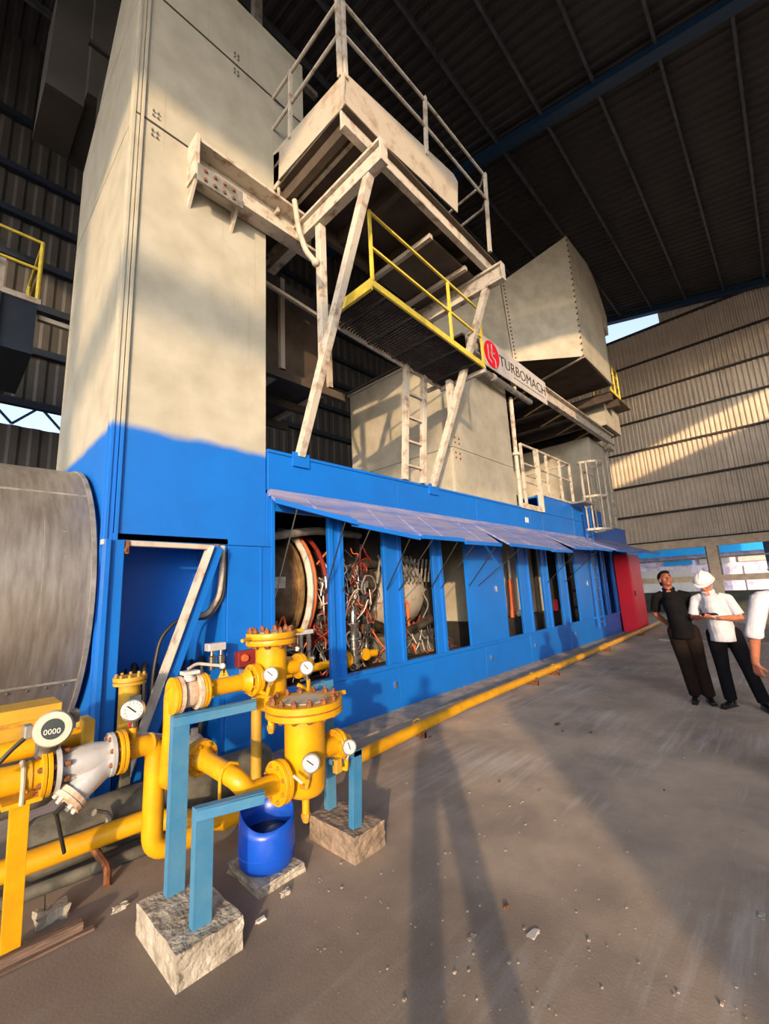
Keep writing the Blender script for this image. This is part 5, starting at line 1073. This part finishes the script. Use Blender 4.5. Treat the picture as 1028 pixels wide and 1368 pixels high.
# bucket on its slab
slb = rock('bucket_slab', (1.57, 2.60, 0), (0.30, 0.36, 0.052), 'concrete', 'small white concrete slab under the blue plastic bucket', 'slab', seed=3, sub=3)
bk = thing('plastic_bucket', (1.57, 2.58, 0.055), 'bright blue cut-down plastic drum holding dark water, on a white slab', 'bucket')
bxx, byy, bz, br_ = 1.575, 2.60, 0.052, 0.165
n = 48; vs = []; fs = []
prof = [(0, .86), (.02, .96), (.06, 1.0), (.13, 1.02), (.19, 1.0)]
rows_ = len(prof)+1
for i, (z, r) in enumerate(prof):
    for k in range(n): a = 2*PI*k/n; vs.append(V((bxx+br_*r*math.cos(a), byy+br_*r*math.sin(a), bz+z)))
for k in range(n):
    a = 2*PI*k/n; h = 0.285+0.045*math.cos(a-1.3)+0.014*math.cos(2*a+0.4)+0.01*math.sin(3*a)
    vs.append(V((bxx+br_*0.97*math.cos(a), byy+br_*0.97*math.sin(a), bz+h)))
for i in range(rows_-1):
    for k in range(n): fs.append((i*n+k, i*n+(k+1) % n, (i+1)*n+(k+1) % n, (i+1)*n+k))
fs.append(tuple(range(n))[::-1])
o = MB().add(vs, fs).build('shell', 'bucket', bk, smooth=True); sm = o.modifiers.new('solid', 'SOLIDIFY'); sm.thickness = 0.005; sm.offset = -1
MB().lathe((bxx, byy, bz+0.15), (0, 0, 1), [(0, br_*.97), (.004, br_*.97)], 40).build('water', 'water', bk)
MB().lathe((bxx, byy, bz+0.075), (0, 0, 1), [(0, br_*1.0), (.006, br_*1.03), (.012, br_*1.0)], 40, False).build('ridge', 'bucket', bk, smooth=True)
# ------------------------------------------------------------------ people
def limb(mb, pts, rs, n=12): 
    mb.tube(pts, list(rs), n)
    for p, r in ((pts[0], rs[0]), (pts[-1], rs[-1])):
        r0 = r if not isinstance(r, tuple) else min(r); mb.ell(p, (r0, r0, r0), None, 10, 8)
def finish(mb, name, m, parent, vox, T, smooth_it=4, disp=None):
    mb.v = [T(p) for p in mb.v]
    o = mb.build('tmp', m, None, origin=(0, 0, 0))
    r = o.modifiers.new('r', 'REMESH'); r.mode = 'VOXEL'; r.voxel_size = vox; r.use_smooth_shade = True
    s = o.modifiers.new('s', 'SMOOTH'); s.factor = 0.5; s.iterations = smooth_it
    bpy.context.view_layer.update()
    me = bpy.data.meshes.new_from_object(o.evaluated_get(bpy.context.evaluated_depsgraph_get()))
    bpy.data.objects.remove(o); me.name = name
    off = worldloc(parent)
    for v_ in me.vertices: v_.co -= off
    me.materials.clear(); me.materials.append(M[m] if isinstance(m, str) else m)
    q = bpy.data.objects.new(name, me); COL.objects.link(q); q.parent = parent
    return q
def hand(mb, wrist, fdir, pdir, s=1.0, curl=0.35, side=1):
    """palm + four fingers + thumb. fdir: direction of fingers, pdir: palm-facing direction"""
    f = V(fdir).normalized(); p = (V(pdir)-f*V(pdir).dot(f)).normalized(); w_ = f.cross(p)*side
    c = V(wrist)+f*0.045*s
    mb.hexa([c-f*.045*s-w_*.026*s-p*.012*s, c-f*.045*s+w_*.026*s-p*.012*s, c+f*.042*s+w_*.04*s-p*.010*s, c+f*.042*s-w_*.04*s-p*.010*s,
             c-f*.045*s-w_*.026*s+p*.014*s, c-f*.045*s+w_*.026*s+p*.014*s, c+f*.042*s+w_*.04*s+p*.012*s, c+f*.042*s-w_*.04*s+p*.012*s])
    for k, (off, L) in enumerate(((.032, .066), (.011, .076), (-.011, .071), (-.031, .056))):
        q0 = c+f*.036*s+w_*off*s; a = 0.0; pts = [q0]; d = f
        for j, fr in enumerate((.42, .33, .25)):
            a += curl*(0.7+0.5*j); d = f*math.cos(a)+p*math.sin(a); pts.append(pts[-1]+d*L*fr*s)
        mb.tube(pts, [.0095*s, .009*s, .008*s, .0065*s], 8); mb.ell(pts[-1], (.0065*s,)*3, None, 8, 6)
    t0 = c-f*.02*s+w_*.028*s; td = (w_*0.8+f*0.75+p*0.35).normalized()
    t1 = t0+td*.034*s; t2 = t1+(td+f*0.6+p*0.2).normalized()*.03*s
    mb.tube([t0-td*.01*s, t1, t2], [.013*s, .011*s, .008*s], 8); mb.ell(t2, (.008*s,)*3, None, 8, 6)
def person(label, base, heading, J, cl, h=1.0, helmet=False, hair=True, voxel=0.008, skin='skin', group=None):
    """J joints in local frame, facing -Y. +X is the wearer's left."""
    R = Matrix.Rotation(heading, 3, 'Z'); B = V(base)
    T = lambda p: B+R @ (V(p)*h)
    par = thing('person', base, label, 'person', group)
    g = {k: V(v) for k, v in J.items() if k not in ('pitch', 'yaw', 'hands')}
    pel, che, nek, hed = g['pelvis'], g['chest'], g['neck'], g['head']
    HR = (Matrix.Rotation(J.get('yaw', 0), 3, 'Z') @ Matrix.Rotation(J.get('pitch', 0), 3, 'X'))
    hp_ = lambda x, y, z: hed+HR @ V((x, y, z))
    mb = MB()
    # torso core, neck, head
    mb.tube([pel-V((0, 0, .05)), pel, (pel+che)/2, che, nek-V((0, 0, .04)), nek], [(.13, .09), (.15, .10), (.125, .09), (.155, .10), (.09, .065), (.055, .055)], 16)
    mb.tube([nek-V((0, 0, .03)), nek, hp_(0, .01, -.06)], [.058, .054, .055], 12)
    mb.ell(hp_(0, .012, .03), (.074, .092, .09), HR); mb.ell(hp_(0, -.012, -.03), (.058, .07, .075), HR); mb.ell(hp_(0, -.038, -.08), (.036, .036, .026), HR)
    mb.tube([hp_(0, -.078, .012), hp_(0, -.104, -.028), hp_(0, -.088, -.04)], [.008, .0135, .012], 8)
    mb.ell(hp_(0, -.066, .03), (.052, .022, .012), HR); mb.ell(hp_(0, -.078, -.06), (.024, .012, .009), HR)
    for s in (-1, 1):
        mb.ell(hp_(s*.076, .008, -.012), (.009, .02, .032), HR); mb.ell(hp_(s*.038, -.052, -.022), (.022, .022, .02), HR)
    for s, nm in ((1, 'L'), (-1, 'R')):
        S, E, Wr = g['sh'+nm], g['el'+nm], g['wr'+nm]
        limb(mb, [S-V((0, 0, .022)), (S+E)/2, E, (E*2+Wr)/3, Wr], [.036, .042, .038, .038, .026])
        hd_ = J['hands'][nm]; hand(mb, Wr, hd_[0], hd_[1], 1.0, hd_[2], s*(1 if len(hd_) < 4 else hd_[3]))
        Hp, K, A = g['hip'+nm], g['kn'+nm], g['an'+nm]
        limb(mb, [Hp, (Hp+K)/2, K, (K*2+A)/3, A], [.085, .07, .052, .052, .036])
    body = finish(mb, 'body', skin, par, voxel, T, 2)
    # eyes, brows, mouth
    for s in (-1, 1):
        e = MB().ell(hp_(s*.030, -.073, .004), (.011, .007, .0055), HR, 10, 8); e.v = [T(p) for p in e.v]; e.build('eye', 'eyewhite', par, smooth=True)
        e = MB().ell(hp_(s*.030, -.080, .004), (.0055, .004, .0055), HR, 8, 6); e.v = [T(p) for p in e.v]; e.build('pupil', 'ink', par, smooth=True)
        e = MB().tube([hp_(s*.014, -.084, .022), hp_(s*.032, -.083, .029), hp_(s*.05, -.07, .022)], [.003, .0045, .003], 6); e.v = [T(p) for p in e.v]; e.build('eyebrow', 'hair', par, smooth=True)
    e = MB().ell(hp_(0, -.086, -.061), (.021, .008, .0055), HR, 10, 8); e.v = [T(p) for p in e.v]; e.build('mouth', 'lip', par, smooth=True)
    if hair:
        e = MB().ell(hp_(0, .026, .045), (.083, .096, .088), HR, 20, 14).ell(hp_(0, -.04, .088), (.062, .045, .03), HR).ell(hp_(0, .07, -.01), (.066, .045, .07), HR)
        finish(e, 'hair', 'hair', par, .008, T, 2)
    # shirt
    mb = MB(); fat = J.get('fat', 1.0) if isinstance(J.get('fat', 1.0), float) else 1.0
    k = cl.get('girth', 1.0); hem = pel-V((0, 0, .10))
    mb.tube([hem, pel, (pel*1.2+che*0.8)/2, (pel+che)/2+V((0, 0, .06)), che, che+V((0, 0, .07)), nek-V((0, -.0, .045)), nek-V((0, 0, .015))],
            [(.19*k, .14*k), (.185*k, .135*k), (.182*k, .13*k), (.19*k, .13*k), (.212, .135), (.202, .115), (.12, .085), (.068, .066)], 20)
    for nm in ('L', 'R'):
        S, E, Wr = g['sh'+nm], g['el'+nm], g['wr'+nm]
        mb.ell(S-V((0, 0, .01)), (.056, .056, .056))
        if cl['sleeve'] < 1: En = S.lerp(E, cl['sleeve']); mb.tube([S, S.lerp(En, .5), En], [.056, .06, .066], 14)
        elif cl['sleeve'] < 1.5: En = E.lerp(Wr, (cl['sleeve']-1)*2); mb.tube([S, E, En], [.068, .058, .056], 14); mb.ell(E, (.06, .06, .06)); mb.tube([En-(Wr-E).normalized()*.035, En], [.062, .062], 14)
        mb.tube([(nek+S)/2+V((0, 0, -.035)), S+V((0, 0, -.012))], [.066, .056], 12)
    finish(mb, 'shirt', cl['top'], par, .010, T, 3)
    # collar
    cm_ = MB(); pts = [nek+V((.066*math.sin(a), -.066*math.cos(a), .012-.035*max(0, math.cos(a)))) for a in [(-.93+1.86*i/18+1.0)*PI+0.0 for i in range(19)]]
    cm_.tube(pts, (.008, .022), 8); cm_.v = [T(p) for p in cm_.v]; cm_.build('collar', cl['top'], par, smooth=True)
    ck = MB(); ck.prism([nek+V((-.028, -.10, -.02)), nek+V((.028, -.10, -.02)), nek+V((0, -.128, -.12))], (0, .02, 0)); ck.v = [T(p) for p in ck.v]; ck.build('open_neck', skin, par)
    bt = MB()
    for i in range(5):
        z = .04+.085*i; c = che+V((0, -.124*max(1, k*.98), -z-.02)); bt.ell(c, (.006, .004, .006), None, 8, 6)
    bt.v = [T(p) for p in bt.v]; bt.build('shirt_buttons', 'gray' if cl['top'] == 'whitecloth' else 'ink', par)
    pq = MB().box(che.x+.045, che.x+.125, che.y-.128, che.y-.105, che.z-.05, che.z+.04); pq.v = [T(p) for p in pq.v]; pq.build('breast_pocket', cl['top'], par, bevel=.004)
    # trousers
    mb = MB(); mb.tube([pel-V((0, 0, .10)), pel-V((0, 0, .02)), pel+V((0, 0, .08))], [(.15, .12), (.158*max(1, k*.97), .118), (.15*k, .112)], 18)
    for nm in ('L', 'R'):
        Hp, K, A = g['hip'+nm], g['kn'+nm], g['an'+nm]
        mb.tube([Hp, Hp.lerp(K, .3), K, K.lerp(A, .5), A+V((0, 0, .01))], [.1, .098, .075, .073, .07], 16); mb.ell(Hp, (.1, .1, .1))
    finish(mb, 'trousers', cl['bottom'], par, .010, T, 3)

    for nm in ('L', 'R'):
        A = g['an'+nm]; ft_ = g['toe'+nm]
        d = (ft_-A); d.z = 0; d.normalize(); c = V((A.x, A.y, 0))
        mb = MB(); mb.tube([c-d*.055+V((0, 0, .035)), c+V((0, 0, .045)), c+d*.08+V((0, 0, .038)), c+d*.15+V((0, 0, .03)), c+d*.185+V((0, 0, .024))], [(.034, .034), (.04, .044), (.044, .036), (.044, .028), (.03, .02)], 12)
        mb.tube([V((A.x, A.y, .04)), V((A.x, A.y, .11))], [.044, .046], 12)
        finish(mb, 'shoe', 'shoe', par, .007, T, 2)
        sl_ = MB().hexa([c-d*.085+d.cross(V((0, 0, 1)))*.033, c-d*.085-d.cross(V((0, 0, 1)))*.033, c+d*.2-d.cross(V((0, 0, 1)))*.03, c+d*.2+d.cross(V((0, 0, 1)))*.03]+[q_+V((0, 0, .014)) for q_ in (c-d*.085+d.cross(V((0, 0, 1)))*.033, c-d*.085-d.cross(V((0, 0, 1)))*.033, c+d*.2-d.cross(V((0, 0, 1)))*.03, c+d*.2+d.cross(V((0, 0, 1)))*.03)])
        sl_.v = [T(p) for p in sl_.v]; sl_.build('shoe_sole', 'rubber', par)
    if helmet:
        hm = thing('hard_hat', T(hed+V((0, 0, .05))), helmet, 'hat')
        mb = MB(); vs = []; n, m_ = 24, 9
        for j in range(m_+1):
            t = PI/2*j/m_
            for i in range(n):
                a = 2*PI*i/n; p = V((.108*math.cos(t)*math.cos(a), .013+.128*math.cos(t)*math.sin(a), .035+.115*math.sin(t))); vs.append(hp_(*p))
        fs = [(j*n+i, j*n+(i+1) % n, (j+1)*n+(i+1) % n, (j+1)*n+i) for j in range(m_) for i in range(n)]
        mb.add([T(p) for p in vs], fs); o = mb.build('shell', 'helmet', hm, smooth=True); so_ = o.modifiers.new('s', 'SOLIDIFY'); so_.thickness = .004
        br = MB(); pts = []
        top = [hp_(.108*math.cos(a), .013+.128*math.sin(a), .036) for a in [2*PI*i/n for i in range(n)]]
        out = [hp_(.122*math.cos(a), .013+(.142+(.045 if math.sin(a) < 0 else 0)*(-math.sin(a))**1.5 if math.sin(a) < 0 else .142)*math.sin(a), .028) for a in [2*PI*i/n for i in range(n)]]
        br.add([T(p) for p in top+out], [(i, (i+1) % n, n+(i+1) % n, n+i) for i in range(n)]); o = br.build('brim', 'helmet', hm, smooth=True); so_ = o.modifiers.new('s', 'SOLIDIFY'); so_.thickness = .004
        rb = MB().tube([hp_(0, -.09, .115), hp_(0, -.02, .151), hp_(0, .05, .150), hp_(0, .11, .11)], [.008, .01, .01, .008], 8); rb.v = [T(p) for p in rb.v]; rb.build('ridge', 'helmet', hm, smooth=True)
    return par
def heading_to(b, t): d = V(t)-V(b); return math.atan2(d.x, -d.y)
# 1 black shirt, hands behind the back, leaning back, looking up
b1 = (7.08, 1.20, 0)
J1 = dict(pelvis=(-.07, -.05, .92), chest=(-.13, .0, 1.27), neck=(-.155, .0, 1.46), head=(-.17, -.0, 1.585), pitch=-.42, yaw=.35,
          shL=(.035, .0, 1.375), elL=(.075, .12, 1.12), wrL=(-.02, .19, .95), shR=(-.31, .0, 1.37), elR=(-.36, .12, 1.12), wrR=(-.20, .20, .95),
          hipL=(.02, -.04, .90), knL=(.06, -.05, .48), anL=(.10, .02, .08), toeL=(.14, -.2, 0), hipR=(-.15, -.04, .90), knR=(-.10, -.06, .48), anR=(-.05, 0.03, .08), toeR=(-.08, -.2, 0),
          hands=dict(L=(V((-.8, .1, -.4)), V((0, 1, 0)), .4), R=(V((.8, .1, -.4)), V((0, 1, 0)), .4)))
person('person in black shirt and dark brown trousers, hands behind the back, looking up', b1, heading_to(b1, (1.5, 0.2, 0)), J1, dict(top='blackcloth', bottom='browncloth', sleeve=0.8, girth=1.0), h=1.0, skin='skin2')
# 2 white shirt and white hard hat, looking at a phone
b2 = (7.05, 0.80, 0); hd2 = heading_to(b2, (1.0, 0.4, 0))
J2 = dict(pelvis=(-.04, 0, .90), chest=(-.09, -.01, 1.24), neck=(-.115, -.03, 1.42), head=(-.135, -.075, 1.53), pitch=.5, yaw=-.25,
          shL=(.075, -.01, 1.335), elL=(.17, -.03, 1.08), wrL=(-.02, -.25, 1.10), shR=(-.265, -.01, 1.33), elR=(-.32, -.03, 1.08), wrR=(-.20, -.26, 1.11),
          hipL=(.06, 0, .88), knL=(.15, -.02, .47), anL=(.24, .0, .08), toeL=(.30, -.2, 0), hipR=(-.12, 0, .88), knR=(-.10, -.06, .47), anR=(-.08, .0, .08), toeR=(-.18, -.2, 0),
          hands=dict(L=(V((-.85, -.45, .0)), V((0, .1, 1)), .5, -1), R=(V((.5, -.8, .05)), V((.2, 0, 1)), .5, -1)))
p2 = person('person in white short-sleeved shirt and black trousers, looking down at a phone', b2, hd2, J2, dict(top='whitecloth', bottom='blackcloth', sleeve=0.85, girth=1.08), helmet='white hard hat on the person looking at a phone', hair=False, h=0.995)
Rz = Matrix.Rotation(hd2, 3, 'Z')
phc = V(b2)+Rz @ V((-.125, -.335, 1.135))
ph = MB().bar(phc+Rz @ V((-.085, 0.02, 0.01)), phc+Rz @ V((.085, -.02, .01)), 0.085, 0.014, Rz @ V((0, .3, 1))).build('mobile_phone', 'ink', None, bevel=0.003)
tag(ph, 'black mobile phone held in both hands by the person in the hard hat', 'phone')
# 3 person at the right edge, arm hanging
b3 = (4.62, 0.07, 0); hd3 = heading_to(b3, (8.0, 0.3, 0))
J3 = dict(pelvis=(0, 0, .93), chest=(0, .0, 1.27), neck=(0, -.01, 1.46), head=(0, -.03, 1.58), pitch=.1, yaw=.0,
          shL=(.19, .0, 1.40), elL=(.27, .05, 1.14), wrL=(.30, -.02, .90), shR=(-.19, .0, 1.40), elR=(-.25, .03, 1.13), wrR=(-.24, -.12, .92),
          hipL=(.09, 0, .91), knL=(.10, -.02, .48), anL=(.11, .02, .08), toeL=(.14, -.2, 0), hipR=(-.09, 0, .91), knR=(-.11, -.02, .48), anR=(-.12, .03, .08), toeR=(-.15, -.2, 0),
          hands=dict(L=(V((-.1, -.15, -1)), V((-.6, -.6, .0)), .55), R=(V((0, -.3, -1)), V((1, 0, 0)), .4)))
person('person in white shirt with rolled sleeves, only one arm in view at the right edge', b3, hd3, J3, dict(top='whitecloth', bottom='blackcloth', sleeve=1.08, girth=1.05), helmet='white hard hat on the person at the right edge', hair=False, h=1.02, skin='skin')
# 4 the photographer, whose shadow falls across the floor
b4 = (-0.30, -0.42, 0); hd4 = heading_to(b4, (1.5, 2, 0))
J4 = dict(pelvis=(0, 0, .93), chest=(0, .0, 1.27), neck=(0, -.01, 1.46), head=(0, -.03, 1.58), pitch=.05, yaw=.0,
          shL=(.19, .0, 1.40), elL=(.24, -.12, 1.20), wrL=(.09, -.24, 1.36), shR=(-.19, .0, 1.40), elR=(-.24, -.12, 1.20), wrR=(-.09, -.24, 1.36),
          hipL=(.10, 0, .91), knL=(.16, -.02, .48), anL=(.22, .02, .08), toeL=(.26, -.2, 0), hipR=(-.10, 0, .91), knR=(-.16, -.02, .48), anR=(-.22, .03, .08), toeR=(-.26, -.2, 0),
          hands=dict(L=(V((-.3, -.1, 1)), V((-1, 0, .2)), .5), R=(V((.3, -.1, 1)), V((1, 0, .2)), .5)))
person('person taking the picture, known only by the long shadow on the floor', b4, hd4, J4, dict(top='whitecloth', bottom='blackcloth', sleeve=0.8, girth=1.05), h=1.0)
